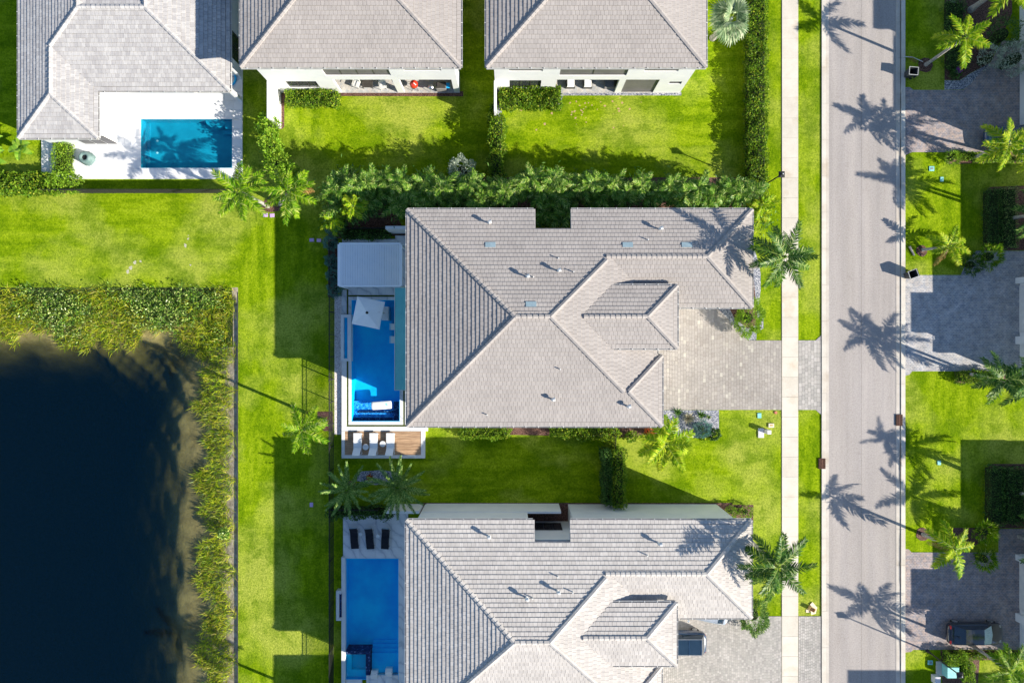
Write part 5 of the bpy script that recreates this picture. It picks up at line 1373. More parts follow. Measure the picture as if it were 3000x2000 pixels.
# ------------------------------------------------------------------ palms
palm('palm leaning over the corner of the white terrace, left of its twin', (785, 604), (706, 563), 5.7, 'royal2', 13, .14, -15, 60, (.85, 1.0))
palm('palm with a tan dead frond, right of its twin above the lawn corner', (822, 598), (848, 566), 5.6, 'royal2', 12, .14, -18, 60, (.8, .95), brown=1)
palm('lone palm beside the long picket fence with trunk shadow reaching the pond', (951, 1231), (888, 1258), 6.2, 'royal2', 13, .13, -22, 60, (.68, .95), brown=1)
palm('low dense date palm, left of the pair below the deck', (1030, 1420), (1022, 1430), 1.9, 'date', 27, .26, 2, 80, (.90, 1.06), tm='trunk_brown', name='date_palm', group=None)
palm('low dense date palm, right of the pair below the deck', (1158, 1418), (1166, 1424), 2.1, 'date', 30, .26, 2, 80, (.98, 1.14), tm='trunk_brown', name='date_palm')
palm('tall royal palm over the pavement by the middle house', (2165, 796), (2293, 754), 9.0, 'royal', 15, .17, -22, 55, (.88, 1.0))
palm('tall royal palm over the pavement by the bottom house', (2155, 1545), (2275, 1655), 9.0, 'royal', 15, .17, -28, 55, (.85, 1.1))
palm('yellow green palm at the south east corner of the middle house', (1915, 1278), (1948, 1298), 4.4, 'coco', 12, .12, -15, 62, (.95, 1.12))
palm('bright leaning palm with pale trunk in a mulch ring, top right', (2712, 190), (2818, 115), 4.7, 'coco', 9, .12, -10, 55, (.85, 1.0))
palm('thick trunked palm mostly beyond the top right edge', (2843, 30), (2965, -62), 6.5, 'coco', 10, .2, -15, 55, (1.0, 1.15))
palm('palm beside the black car on the brown driveway', (2848, 464), (2945, 424), 4.3, 'coco', 11, .12, -12, 58, (.85, 1.0))
palm('palm at the right edge beside the planting strip', (2990, 470), (3062, 455), 4.6, 'coco', 10, .12, -12, 58, (.85, 1.0))
palm('leaning palm with one brown frond on the upper right lawn', (2702, 732), (2774, 722), 1.2, 'coco', 9, .11, -4, 46, (.7, .82), brown=1)
palm('leaning palm with curled fronds on the lower right lawn', (2703, 1564), (2788, 1604), 3.9, 'coco', 9, .12, -20, 50, (.75, 1.05), brown=1)
palm('dark green palm by the clipped hedge of the slate driveway', (2826, 1093), (2930, 1112), 4.3, 'royal', 13, .12, -15, 58, (.72, .85))
palm('palm at the right edge beside the slate driveway wall', (2900, 1112), (3012, 1125), 4.5, 'royal', 11, .12, -15, 58, (.8, .95))
palm('palm at the bottom right corner', (2850, 1890), (2952, 1962), 4.3, 'royal2', 13, .12, -14, 60, (.78, .95))
palm('palm beyond the right edge, seen by its shadow on the lower lawn', (2975, 1440), (3096, 1470), 4.6, 'royal', 13, .13, -15, 58, (.8, 1.0))
palm('second palm beyond the right edge, seen by its shadow on the lower lawn', (2985, 1570), (3096, 1625), 4.4, 'royal', 13, .13, -15, 58, (.8, 1.0))
palm('palm beyond the right edge, seen by its shadow on the upper lawn', (2960, 640), (3060, 625), 4.4, 'royal', 13, .13, -15, 58, (.8, 1.0))
palm('palm beyond the right edge whose shadow reaches the upper kerb', (3050, 655), (3205, 640), 6.2, 'royal', 11, .13, -15, 58, (.45, .55))
palm('palm beyond the right edge whose shadow reaches the lower kerb', (3020, 1460), (3180, 1505), 6.2, 'royal', 11, .13, -15, 58, (.6, .72))
palm('silver fan palm at the top between house and hedge', (2088, 112), (2138, 62), 3.6, 'bis', 17, .2, -22, 62, (.75, 1.0))
palm('palm left of the pond bank beyond the bottom edge', (971, 2058), (906, 2189), 6.3, 'royal2', 12, .13, -15, 60, (.8, .9))

# areca palms massed along the boundary
arec = [(970, 552, 3.9), (1002, 520, 3.6), (1035, 540, 4.3), (1030, 600, 4.2), (1070, 528, 4.2), (985, 600, 3.4), (978, 640, 3.0), (1075, 585, 3.6), (1105, 560, 3.4), (1115, 525, 3.8), (1160, 530, 4.2), (1200, 560, 3.9), (1240, 530, 4.0), (1255, 575, 3.5), (1290, 545, 4.4), (1335, 560, 3.9),
        (1375, 535, 4.3), (1400, 585, 3.6), (1435, 550, 4.1), (1480, 560, 4.4), (1520, 545, 4.2), (1555, 520, 4.6), (1590, 560, 4.2), (1625, 525, 4.7), (1640, 575, 4.1), (1660, 625, 3.4), (1600, 620, 3.2), (1690, 545, 4.1), (1735, 535, 4.5), (1760, 580, 3.5), (1795, 545, 4.3),
        (1840, 560, 4.1), (1880, 540, 4.3), (1925, 565, 4.0), (1965, 545, 4.3), (2010, 565, 4.0), (2050, 548, 4.2), (2095, 568, 4.0), (2135, 550, 4.1), (2175, 565, 4.0), (2212, 560, 3.9), (2235, 600, 3.8), (2225, 630, 3.0), (1165, 590, 3.4), (1310, 600, 3.2)]
for i, (x, y, z) in enumerate(arec):
    z = z*1.12; c = g(x, y, z); t = thing('areca_palm', 'bushy areca palm in the dark green mass above the middle house', 'areca palm', (c.x, c.y, 0), 0, 'areca palms massed along the boundary')
    m = MB()
    for k in range(5):
        a = k*1.26; m.tube([(math.cos(a)*.12, math.sin(a)*.12, 0), (math.cos(a)*.28, math.sin(a)*.28, z*.8)], [.035, .028], 5, caps=False)
    m.build('stems', M['lf_royal2'], t)
    sp = 'arecal' if i in (3, 6, 42, 41) else 'areca'
    for (ox, oy, dz) in ((0, 0, 0), (.4, .3, -.35), (-.4, -.25, -.5)):
        crown(t, Vector((ox, oy, z+dz-.25)), sp, 8, -14, 72, (.55, .85))
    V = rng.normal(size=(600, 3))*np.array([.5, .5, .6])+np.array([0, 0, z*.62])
    link('inner_leaves', np_mesh('inner_leaves', leaf_quads(V, unit(rng.normal(size=(600, 3))+[0, 0, .3]), .36, .10), 4, M['lf_dark']), t)  # darker inner leaves paint the shade between clumps into the colour

# reeds round the pond ------------------------------------------------------------
def blades(P, n_dir, L, W, lean, mat, name, label):
    n = len(P); A = unit(n_dir*lean+rng.normal(size=(n, 3))*np.array([.38, .38, .1])+np.array([0, 0, .62]))
    Q = leaf_quads(P, A, L, W)
    Q[:, 2, :] += np.stack([A[:, 0]*.2*L, A[:, 1]*.2*L, -.22*L], -1)
    tag(link(name, np_mesh(name, Q, 4, M[mat])), label, kind='stuff')
n = 120000
X = rng.uniform(-46, PX1, n); Y = rng.uniform(-34, PY1+.3, n); D = pond_d(X, Y); top = (Y > PY1-6.2) & (X < PX1-1.0)
w1 = 3.15+.55*np.sin(Y*.9)+.35*np.sin(Y*2.1+1)+.25*np.sin(Y*4.3); w2 = 3.55+.5*np.sin(X*.55+2)+.35*np.sin(X*1.3)+.25*np.sin(X*3.1)
near = np.where(top | (Y > PY1-1.3), .12+.18*np.sin(X*1.9)+.15*np.sin(X*4.4+1)+.2*rng.normal(size=n), .55+.3*np.sin(Y*1.7)+.2*np.sin(Y*5))
rr = 6.0; dxc = PX1-X; dyc = (PY1-Y)*.78
D2 = np.where((dxc < rr) & (dyc < rr), rr-np.sqrt(np.maximum(0, rr-dxc)**2+np.maximum(0, rr-dyc)**2), D)
lim = np.where(top, w2, w1); hole = (np.sin(X*1.3+.7)*np.sin(Y*1.1+2)+.35*rng.normal(size=n)) > 1.2
ok = (D > near) & (D2 < lim) & ~hole
X, Y, D, top = X[ok], Y[ok], D[ok], top[ok]
Z = bed_z(X, Y); Z = np.maximum(Z, WL-.15)
nd = np.where(top[:, None], np.array([-.25, -.35, 0]), np.array([-.55, -.12, 0])); P = np.stack([X, Y, Z], -1)
br = top & (D < 2.3+.8*np.sin(X*.8)+.5*rng.normal(size=len(X))) & (np.sin(X*.6)+.7*np.sin(Y*2.2+X)+np.clip((X+38)/3, -2, 0)+rng.normal(size=len(X))*.6 > -.3)
sel = ~br
blades(P[sel], nd[sel], rng.uniform(.45, .9, sel.sum()), rng.uniform(.03, .055, sel.sum()), .38, 'lf_reed', 'reeds', 'yellow green reeds along the pond edge')
bi = np.where(br)[0]; bi = bi[rng.random(len(bi)) < .85]
Pb = P[bi]; Pb[:, 2] += rng.uniform(.3, .8, len(bi)); A = unit(rng.normal(size=(len(bi), 3))*.5+np.array([.2, -.3, .35]))
tag(link('marsh_plants', np_mesh('marsh_plants', leaf_quads(Pb, A, rng.uniform(.14, .27, len(bi)), rng.uniform(.06, .12, len(bi))), 4, M['lf_pick'])), 'broad leaved marsh plants on the upper pond bank', kind='stuff')
k = rng.random(len(bi)) < .8
blades(P[bi][k], nd[bi][k], rng.uniform(.5, .8, k.sum()), rng.uniform(.03, .05, k.sum()), .2, 'lf_dark', 'marsh_stems', 'dark green stems on the upper pond bank')
c = g(655, 1560); bush('pale leaved shrub on the pond bank', 655, 1562, .42, .8, 'lf_pick', 400, .16, .10)

# ------------------------------------------------------------------ furniture
def white_lounger(label, px, loc_y0=1269, grp='white sun loungers on the wooden deck'):
    t = thing('sun_lounger', label, 'sun lounger', (gx(px, .5), gy(1296, .5), ZD-.02), 0, grp)
    w = .33; W = M['trim']
    f = MB()
    for s in (-1, 1): f.box(s*w-.02, s*w+.02, -.98, .80, .27, .31)
    f.box(-w, w, .76, .80, .265, .305); f.box(-w, w, -.98, -.94, .265, .305); f.box(-w+.02, w-.02, -.55, -.51, .25, .27); f.build('frame', W, t)
    for s in (-1, 1):
        for y in (.7, -.88):
            l = MB(); l.box(s*w-.022, s*w+.022, y-.025, y+.025, 0, .27); l.build('leg', W, t)
    sm = MB(); n = 6
    for i in range(n): y = .78-1.18*i/n; y2 = .78-1.18*(i+1)/n; sm.face([(-w+.02, y2, .32), (w-.02, y2, .32), (w-.02, y, .32), (-w+.02, y, .32)]); 
    sm.box(-w+.02, w-.02, -.40, .78, .30, .315); sm.build('seat', M['canvas'], t)
    b = MB(); a = R(42); L_ = .78; y0 = -.41; s0 = (-math.cos(a), math.sin(a))
    b.v = [(-w+.02, y0, .32), (w-.02, y0, .32), (w-.05, y0+s0[0]*L_, .32+s0[1]*L_), (-w-.03, y0+s0[0]*L_, .32+s0[1]*L_)]; b.v += [(x, y+.015, z-.025) for x, y, z in b.v]
    b.f = [(0, 3, 2, 1), (4, 5, 6, 7), (0, 1, 5, 4), (1, 2, 6, 5), (2, 3, 7, 6), (3, 0, 4, 7)]; b.m = [0]*6; b.build('backrest', M['canvas'], t)
    s_ = MB(); s_.tube([(-.2, y0-.45, .64), (-.2, y0-.5, .3)], .012, 5); s_.tube([(.2, y0-.45, .64), (.2, y0-.5, .3)], .012, 5); s_.build('prop', W, t)
    return t
white_lounger('white sun lounger, nearest the picket fence', 1048); white_lounger('white sun lounger between the two round tables', 1095); white_lounger('white sun lounger nearest the bare wooden planks', 1144)
def round_table(label, px, py, r, z0, h=.45, grp=None):
    c = g(px, py, z0+h); t = thing('side_table', label, 'table', (c.x, c.y, z0), 0, grp)
    MB().lathe([(.001, h-.03), (r, h-.03), (r, h-.005), (r*.97, h)], 26).build('table_top', M['trim'], t)
    MB().lathe([(r*.55, 0), (r*.55, .02), (.03, .03), (.03, h-.03)], 14).build('pedestal', M['trim'], t)
round_table('round white side table between first and second white lounger', 1071, 1309, .25, ZD-.02); round_table('round white side table right of the middle white lounger', 1121, 1300, .25, ZD-.02)
def black_lounger(label, px, py, rz):
    t = thing('sun_lounger', label, 'sun lounger', (gx(px, .5), gy(py, .5), .25), R(rz), 'black sun loungers on the marble terrace'); w = .29
    prof = [(.9, .62), (.72, .50), (.5, .36), (.25, .34), (0, .38), (-.3, .36), (-.6, .28), (-.88, .22)]
    m = MB()
    for (y0, z0), (y1, z1) in zip(prof[:-1], prof[1:]):
        m.face([(-w, y1, z1), (w, y1, z1), (w, y0, z0), (-w, y0, z0)]); m.face([(-w, y0, z0-.05), (w, y0, z0-.05), (w, y1, z1-.05), (-w, y1, z1-.05)])
        for s in (-1, 1): m.face([(s*w, y0, z0), (s*w, y0, z0-.05), (s*w, y1, z1-.05), (s*w, y1, z1)])
    m.build('cushion', M['fabric_black'], t)
    f = MB()
    for s in (-1, 1): f.tube([(s*(w+.02), y, z-.06) for y, z in prof], .018, 6)
    f.build('frame', M['black'], t)
    for s in (-1, 1):
        for y in (.62, -.68):
            l = MB(); l.tube([(s*(w+.02), y, .30), (s*(w+.03), y+.05, 0)], .015, 6); l.build('leg', M['black'], t)
    hb = MB(); hb.box(-w+.02, w, .9, .96, .56, .62); hb.build('headrest', M['skylight'], t)
black_lounger('black sun lounger nearest the outer terrace edge', 1038, 1576, 3); black_lounger('black sun lounger in the middle of the three', 1083, 1577, 4); black_lounger('black sun lounger nearest the tiled roof', 1129, 1577, -4)
round_table('small white side table right of the first black lounger', 1056, 1564, .15, .25, .4); round_table('small white side table left of the third black lounger', 1107, 1570, .16, .25, .4)
def wave_lounger(label, px, py, rz):
    t = thing('pool_lounger', label, 'pool lounger', (gx(px, .3), gy(py, .3), -.1), R(rz), 'white in-pool loungers at the bottom edge'); w = .27; m = MB()
    prof = [(.75, .42), (.55, .60), (.3, .52), (0, .34), (-.35, .40), (-.7, .48), (-.95, .40)]; rings = []
    for y, z in prof: rings.append([(-w, y, 0.0), (w, y, 0.0), (w, y, z), (-w, y, z)])
    m.loft(rings[::-1]); m.build('shell', M['coping'], t)
wave_lounger('white moulded in-pool lounger, left of two', 1097, 1990, 0); wave_lounger('white moulded in-pool lounger, right of two', 1139, 1984, 0)

# cantilever umbrella
c = g(1077, 916, 2.8); t = thing('umbrella', 'square white cantilever umbrella over the upper end of the long pool', 'umbrella', (gx(1128, .3), gy(918, .3), .30))
o = Vector((c.x-t.location.x, c.y-t.location.y, 0)); a = R(-11.5); hs_ = 1.12
for q in range(4):
    def cr(k, zz=2.25, s=1.0): an = a+PI/4+k*PI/2; return o+Vector((math.cos(an)*hs_*1.414*s, math.sin(an)*hs_*1.414*s, zz))
    A, B = cr(q), cr(q+1); mid = (A+B)/2; mid = o+(mid-o)*.985; mid.z = 2.27; top_ = o+Vector((0, 0, 2.75)); m = MB()
    m.face([A, mid, top_]); m.face([mid, B, top_]); m.face([A+Vector((0, 0, -.1)), mid+Vector((0, 0, -.1)), mid, A]); m.face([mid+Vector((0, 0, -.1)), B+Vector((0, 0, -.1)), B, mid])
    m.build('canopy_panel', M['canvas'], t)
m = MB()
for q in range(8):
    an = a+PI/4*q; rr = hs_*(1.36 if q % 2 else .97); m.tube([o+Vector((0, 0, 2.70)), o+Vector((math.cos(an)*rr, math.sin(an)*rr, 2.22))], .012, 5)
m.build('ribs', M['trim'], t)
MB().lathe([(.11, 2.68), (.11, 2.79), (.04, 2.84)], 12, tuple(o)).build('hub', M['black'], t)
m = MB(); m.tube([(0, 0, 0), (0, 0, 2.4)], .045, 8); m.tube([(0, 0, 2.35), (o.x, o.y, 2.62)], .035, 8); m.build('mast', M['trim'], t)
MB().bbox(-.25, .25, -.4, .4, .001, .08, .02).build('base', M['trim'], t)

# float
c = g(1117, 1187, .35); t = thing('pool_float', 'white rectangular pool float with a teal palm print', 'pool float', (c.x, c.y, .17), R(4))
m = MB(); rings = []
for x, k in ((-.84, .6), (-.82, .9), (-.7, 1), (.7, 1), (.82, .9), (.84, .6)):
    rings.append([(x, math.cos(q)*.34*k, .07+math.sin(q)*.07*k) for q in [2*PI*i/12 for i in range(12)]])
m.loft(rings); m.build('mattress', M['float_white'], t, smooth=True)
m = MB()
for i in range(7):
    q = 2*PI*i/7+.3; d = Vector((math.cos(q), math.sin(q), 0)); s = Vector((-d.y, d.x, 0)); p = Vector((.42, .05, .1435)); m.face([p, p+d*.07-s*.02, p+d*.14, p+d*.07+s*.02])
m.face([(.43, .04, .1425), (.47, -.02, .1425), (.62, -.03, .1425), (.62, -.05, .1425), (.46, -.045, .1425), (.41, .03, .1425)])
m.build('palm_print', M['float_teal'], t)
c = g(681, 232, .25); t = thing('pool_float', 'bright blue ring float on the white terrace by the side wall', 'pool float', (c.x, c.y, .13), R(80))
m = MB(); rings = []
for i in range(16):
    q = 2*PI*i/16; ce = Vector((math.cos(q)*.42, math.sin(q)*.24, .09)); rings.append([ce+Vector((math.cos(q)*math.cos(u)*.1, math.sin(q)*math.cos(u)*.1, math.sin(u)*.08)) for u in [2*PI*j/8 for j in range(8)]])
rings.append(rings[0]); m.loft(rings, caps=False); m.build('tube', M['float_blue'], t, smooth=True)

# covered fire pit
c = g(250, 462, .5); t = thing('fire_pit', 'round fire pit under a loose sage green cover', 'fire pit', (c.x, c.y, .12))
m = MB(); n = 26; rings = []
for (r, z) in ((.60, 0), (.56, .1), (.50, .3), (.47, .55), (.40, .62), (.26, .60), (.20, .50)):
    rings.append([(math.cos(2*PI*j/n)*r*(1+.05*math.sin(j*2.3+z*9)+(.10*math.sin(j*1.3) if z < .2 else 0)), math.sin(2*PI*j/n)*r*(1+.05*math.cos(j*3.1+z*5)), z) for j in range(n)])
m.loft(rings, caps=False); m.build('cover', M['cover_sage'], t, smooth=True)
MB().lathe([(.001, .42), (.24, .42), (.24, .44)], 18).build('bowl', M['black'], t)

# back porch furniture
def porch_chair(label, x, y, rz, mat='trim', grp=None):
    t = thing('chair', label, 'chair', (P_(x), -P_(y), .03), R(rz), grp)
    MB().bbox(-.26, .26, -.26, .26, .40, .46, .01).build('seat', M[mat], t); MB().bbox(-.26, .26, .22, .28, .47, .88, .01).build('backrest', M[mat], t)
    for sx in (-1, 1):
        for sy in (-1, 1): MB().tube([(sx*.23, sy*.23, 0), (sx*.24, sy*.24, .40)], .02, 6).build('leg', M[mat], t)
        MB().box(sx*.28-.02, sx*.28+.02, -.24, .24, .62, .65).build('armrest', M[mat], t)
porch_chair('white garden chair on the back porch, nearer the pillar', -375, -744, 10); porch_chair('white garden chair on the back porch, further left', -452, -748, -20)
t = thing('table', 'low dark table between the white porch chairs', 'table', (P_(-420), -P_(-750), .03))
MB().bbox(-.45, .45, -.35, .35, .38, .44, .01).build('table_top', M['frame_dark'], t)
for sx in (-1, 1):
    for sy in (-1, 1): MB().box(sx*.4-.02, sx*.4+.02, sy*.3-.02, sy*.3+.02, 0, .38).build('leg', M['frame_dark'], t)
# red kamado grill
c = g(1212, 246, .9); t = thing('grill', 'round red ceramic grill on a black stand', 'grill', (c.x, c.y, .03))
MB().lathe([(.05, .45), (.22, .50), (.32, .66), (.34, .78)], 20).build('bowl', M['red_enamel'], t, smooth=True)
MB().lathe([(.345, .785), (.345, .81)], 20).build('band', M['black'], t)
MB().lathe([(.34, .815), (.30, .95), (.20, 1.05), (.08, 1.09), (.06, 1.14), (.001, 1.15)], 20).build('lid', M['red_enamel'], t, smooth=True)
m = MB(); m.box(-.1, .1, -.42, -.38, .86, .89); m.build('handle', M['black'], t)
for q in range(4):
    an = PI/4+q*PI/2; MB().tube([(math.cos(an)*.25, math.sin(an)*.25, .55), (math.cos(an)*.38, math.sin(an)*.38, 0)], .018, 6).build('leg', M['black'], t)
c = g(1262, 252, .8); t = thing('grill', 'small silver grill with tools beside the red one', 'grill', (c.x, c.y, .03))
MB().lathe([(.05, .4), (.2, .45), (.25, .6)], 16).build('bowl', M['steel'], t, smooth=True); MB().lathe([(.25, .61), (.18, .72), (.001, .76)], 16).build('lid', M['steel'], t, smooth=True)
for q in range(3): an = q*2.1; MB().tube([(math.cos(an)*.18, math.sin(an)*.18, .45), (math.cos(an)*.3, math.sin(an)*.3, 0)], .012, 5).build('leg', M['black'], t)
m = MB(); m.box(.26, .6, -.2, .15, .55, .58); m.build('side_shelf', M['steel'], t)
c = g(1296, 250, .85); t = thing('barbecue', 'grey gas barbecue with blue side tray at the porch corner', 'barbecue', (c.x, c.y, .03))
MB().bbox(-.5, .3, -.28, .28, .1, .8, .03).build('cabinet', M['cast_iron'], t); MB().bbox(-.48, .28, -.25, .25, .801, .95, .06).build('hood', M['frame_dark'], t); MB().bbox(.31, .6, -.22, .22, .72, .78, .01).build('side_tray', M['float_blue'], t)
for (px, lab) in ((1672, 'wicker armchair with white cushion, left on the upper right porch'), (1722, 'wicker armchair with white cushion, middle of the upper right porch')):
    t = thing('armchair', lab, 'armchair', (gx(px, .5), -P_(-752), .03), 0, None)
    MB().bbox(-.38, .38, -.38, .38, 0, .34, .02).build('base', M['frame_dark'], t); MB().bbox(-.3, .3, -.36, .25, .341, .48, .04).build('cushion', M['canvas'], t); MB().bbox(-.38, .38, .28, .42, .341, .72, .03).build('backrest', M['frame_dark'], t)
t = thing('sofa', 'grey outdoor sofa at the shaded end of the upper right porch', 'sofa', (gx(1788, .5), -P_(-750), .03)); MB().bbox(-.45, .5, -.35, .35, 0, .42, .03).build('seat', M['cast_iron'], t); MB().bbox(.3, .5, -.349, .349, .421, .75, .03).build('backrest', M['frame_dark'], t)

# ------------------------------------------------------------------ street things
def lamp(label, bpx, h=4.55, grp=None):
    b = g(*bpx); t = thing('street_lamp', label, 'street lamp', tuple(b), 0, grp)
    MB().lathe([(.14, 0), (.14, .12), (.08, .25), (.06, .9), (.045, h-.75)], 12).build('post', M['black'], t, smooth=False)
    m = MB(); rings = []
    for (w, z) in ((.05, h-.75), (.20, h-.42), (.20, h-.40)): rings.append([(-w, -w, z), (w, -w, z), (w, w, z), (-w, w, z)])
    m.loft(rings); m.build('lantern', M['black'], t)
    m = MB(); rings = []
    for (w, z) in ((.235, h-.395), (.235, h-.34), (.06, h-.20), (.03, h-.1)): rings.append([(-w, -w, z), (w, -w, z), (w, w, z), (-w, w, z)])
    m.loft(rings); m.build('lantern_cap', M['black'], t)
    MB().lathe([(.05, h-.199), (.05, h-.12), (.001, h-.1)], 8, (0, 0, .03)).build('photocell', M['steel'], t)
lamp('black street lamp rising through the hedge beside the pavement', (2232, 547)); lamp('black street lamp at the bottom right corner by the cabinet', (2716, 1905))

def wheelie_bin(label, px, py, rz, grp=None, rim='bin_rim'):
    c = g(px, py, 0); t = thing('wheelie_bin', label, 'bin', (c.x, c.y, 0), R(rz), grp); m = MB(); rings = []
    for (w, d, z) in ((.22, .24, .06), (.30, .34, 1.02)): rings.append([(-w, -d, z), (w, -d, z), (w, d, z), (-w, d, z)])
    m.loft(rings, caps=False); m.face([rings[0][3], rings[0][2], rings[0][1], rings[0][0]])
    inner = []
    for (w, d, z) in ((.28, .32, 1.02), (.20, .22, .1)): inner.append([(-w, -d, z), (w, -d, z), (w, d, z), (-w, d, z)])
    m.loft(inner, caps=False); m.face(inner[1]); m.build('body', M['plastic_bin'], t)
    r = MB(); r.box(-.33, .33, -.37, -.34, .99, 1.04); r.box(-.33, .33, .34, .37, .99, 1.04); r.box(-.33, -.30, -.34, .34, .99, 1.04); r.box(.30, .33, -.34, .34, .99, 1.04); r.build('rim', M[rim], t)
    l = MB(); l.box(-.32, .32, .40, .45, .30, 1.02); l.build('open_lid', M['plastic_bin'], t)
    for s in (-1, 1): w_ = MB(); w_.tube([(s*.25, .28, .12), (s*.31, .28, .12)], .12, 12); w_.build('wheel', M['tyre'], t)
wheelie_bin('open black bin standing on the kerb beside the mulch ring, top', 2656, 222, -95); wheelie_bin('open dark bin with pale rim at the slate driveway corner', 2655, 806, -70)

def grate(label, px, py, w, l):
    c = g(px, py); t = thing('storm_drain', label, 'drain grate', (c.x, c.y, 0)); z = .105
    MB().box(-w/2, w/2, -l/2, l/2, .02, z-.015).build('pit', M['dark_int'], t)
    f = MB(); f.box(-w/2, w/2, -l/2, -l/2+.04, z-.014, z+.012); f.box(-w/2, w/2, l/2-.04, l/2, z-.014, z+.012); f.box(-.03, .03, -l/2+.04, l/2-.04, z-.014, z+.014); f.build('frame', M['rust'], t)
    bm = MB(); bm.box(-w/2+.01, w/2-.01, -.014, .014, z-.014, z+.01); bme = bm.mesh('bar', M['rust'])
    for i in range(14): link('bar', bme, t, loc=(0, -l/2+.06+(l-.12)*(i+.5)/14, 0))
grate('rusty storm drain grate in the near kerb by the verge', 2407, 1357, .58, .86); grate('rusty storm drain grate in the far kerb by the right lawn', 2633, 1230, .55, .92)
c = g(2523, 1725); t = thing('manhole_cover', 'round iron manhole cover in the road', 'manhole cover', (c.x, c.y, 0))
MB().lathe([(.33, .012), (.33, .022), (.29, .022)], 32).build('ring', M['gutter'], t); MB().lathe([(.001, .013), (.285, .013), (.285, .026)], 32).build('lid', M['cast_iron'], t)
m = MB()
for i in range(18):
    a = 2*PI*i/18; d = Vector((math.cos(a), math.sin(a), 0)); s = Vector((-d.y, d.x, 0)); m.prism([tuple((d*.18-s*.012)[:2]), tuple((d*.25-s*.02)[:2]), tuple((d*.25+s*.02)[:2]), tuple((d*.18+s*.012)[:2])], .0262, .032)
m.prism([(math.cos(2*PI*i/16)*.07, math.sin(2*PI*i/16)*.07) for i in range(16)], .0262, .031); m.build('raised_pattern', M['gutter_metal'], t)

def flat_box(label, px, py, w, l, h, mat, rz=0, name='utility_cover', cat='utility cover', b=.01, extra=None):
    c = g(px, py, h); t = thing(name, label, cat, (c.x, c.y, 0), R(rz))
    MB().bbox(-w/2, w/2, -l/2, l/2, 0, h, b).build('lid', M[mat], t)
    if extra: m = MB(); m.bbox(-w*.22, w*.28, -l*.2, l*.2, h+.001, h+.02, .004); m.build('inset', M[extra], t)
    return t
flat_box('pale green utility cover in the lawn beside the driveway', 2225, 1217, .32, .42, .07, 'green_box')
flat_box('cream valve box lid right of the big grey cover', 2260, 1246, .46, .34, .10, 'card_pale', extra='cardboard')
flat_box('large off-white utility box lid in the front lawn', 2230, 1268, .47, .78, .10, 'cover_white')
flat_box('small white utility box standing in the front lawn', 2254, 1266, .33, .32, .75, 'cover_white', name='utility_box', cat='utility box')
c = g(2272, 1208); t = thing('valve_cap', 'small round terracotta coloured cap in the lawn corner', 'valve cap', (c.x, c.y, 0)); MB().lathe([(.13, 0), (.13, .06), (.10, .08)], 16).build('cap', M['terracotta'], t)
flat_box('teal utility cover with dark marks, upper right lawn', 2730, 494, .42, .40, .06, 'green_box', extra='cast_iron'); flat_box('small teal utility cover below the marked one', 2760, 525, .27, .38, .07, 'green_box')
flat_box('teal utility cover in the palm shadow, lower right lawn', 2752, 1355, .28, .36, .07, 'green_box'); flat_box('teal utility cover with dark marks, bottom right lawn', 2726, 1940, .40, .36, .06, 'green_box', extra='cast_iron')
flat_box('lilac valve cover near the leaning palms, left', 777, 630, .38, .30, .05, 'lilac', 3); flat_box('lilac valve cover near the leaning palms, right', 797, 631, .38, .30, .05, 'lilac', 3)
flat_box('lilac valve cover in shade above the pergola, left', 913, 703, .38, .28, .05, 'lilac', 2); flat_box('lilac valve cover in shade above the pergola, right', 934, 704, .36, .28, .05, 'lilac', -3)
flat_box('lone lilac valve cover in the shaded lawn strip', 912, 1478, .28, .36, .05, 'lilac')
t = thing('utility_cabinet', 'teal topped utility cabinet on a pad inside the curved hedge', 'cabinet', (*g(2793, 1970, .8)[:2], 0))
MB().bbox(-.5, .5, -.45, .45, .08, .8, .03).build('cabinet', M['green_box'], t); MB().box(-.95, .7, -.6, .6, 0, .07).build('pad', M['kerb'], t)
flat_box('white transformer box at the bottom edge right of the kerb', 2748, 1993, .46, .6, .55, 'cover_white', name='utility_box', cat='utility box')
# cardboard box and sheets
c = g(2378, 1783, .2); t = thing('cardboard_box', 'torn open cardboard box lying on the verge corner', 'cardboard box', (c.x, c.y, 0), R(-28))
m = MB(); m.box(-.24, .24, -.16, -.14, .02, .36); m.box(-.24, .24, .14, .16, .02, .36); m.box(-.24, -.22, -.14, .14, .02, .36); m.box(.22, .24, -.14, .14, .02, .36); m.box(-.22, .22, -.14, .14, .02, .05); m.build('box', M['cardboard'], t)
for (x, y, w, l, a, z) in ((.28, .05, .42, .5, 15, .05), (.05, .3, .5, .3, -20, .07), (-.1, -.32, .34, .24, 30, .03), (.3, -.2, .4, .3, 40, .10)):
    o = MB(); o.box(-w/2, w/2, -l/2, l/2, 0, .012); o.build('flap', M['card_pale'], t, loc=(x, y, z), rot=(R(random.uniform(-6, 6)), R(random.uniform(-6, 6)), R(a)))
# palm litter at the top kerb
c = g(2668, 172); t = thing('fallen_frond', 'brown fallen palm frond lying across the kerb behind the bin', 'fallen frond', (c.x, c.y, 0), R(125))
link('frond', SPEC['brown'][0], t, loc=(-.7, 0, .35), rot=(0, 0, 0)).scale = (.5, .5, .4)
MB().tube([(-.8, -.6, .12), (0, -.1, .14), (.5, .5, .12)], .03, 6).build('stalk', M['trim'], t)
c = g(2672, 735, .1); t = thing('log', 'pale log lying beside the small mulch ring', 'log', (c.x, c.y, 0), R(-62)); MB().tube([(-.42, 0, .09), (.42, 0, .07)], [.09, .07], 9).build('log_body', M['trunk_grey'], t)

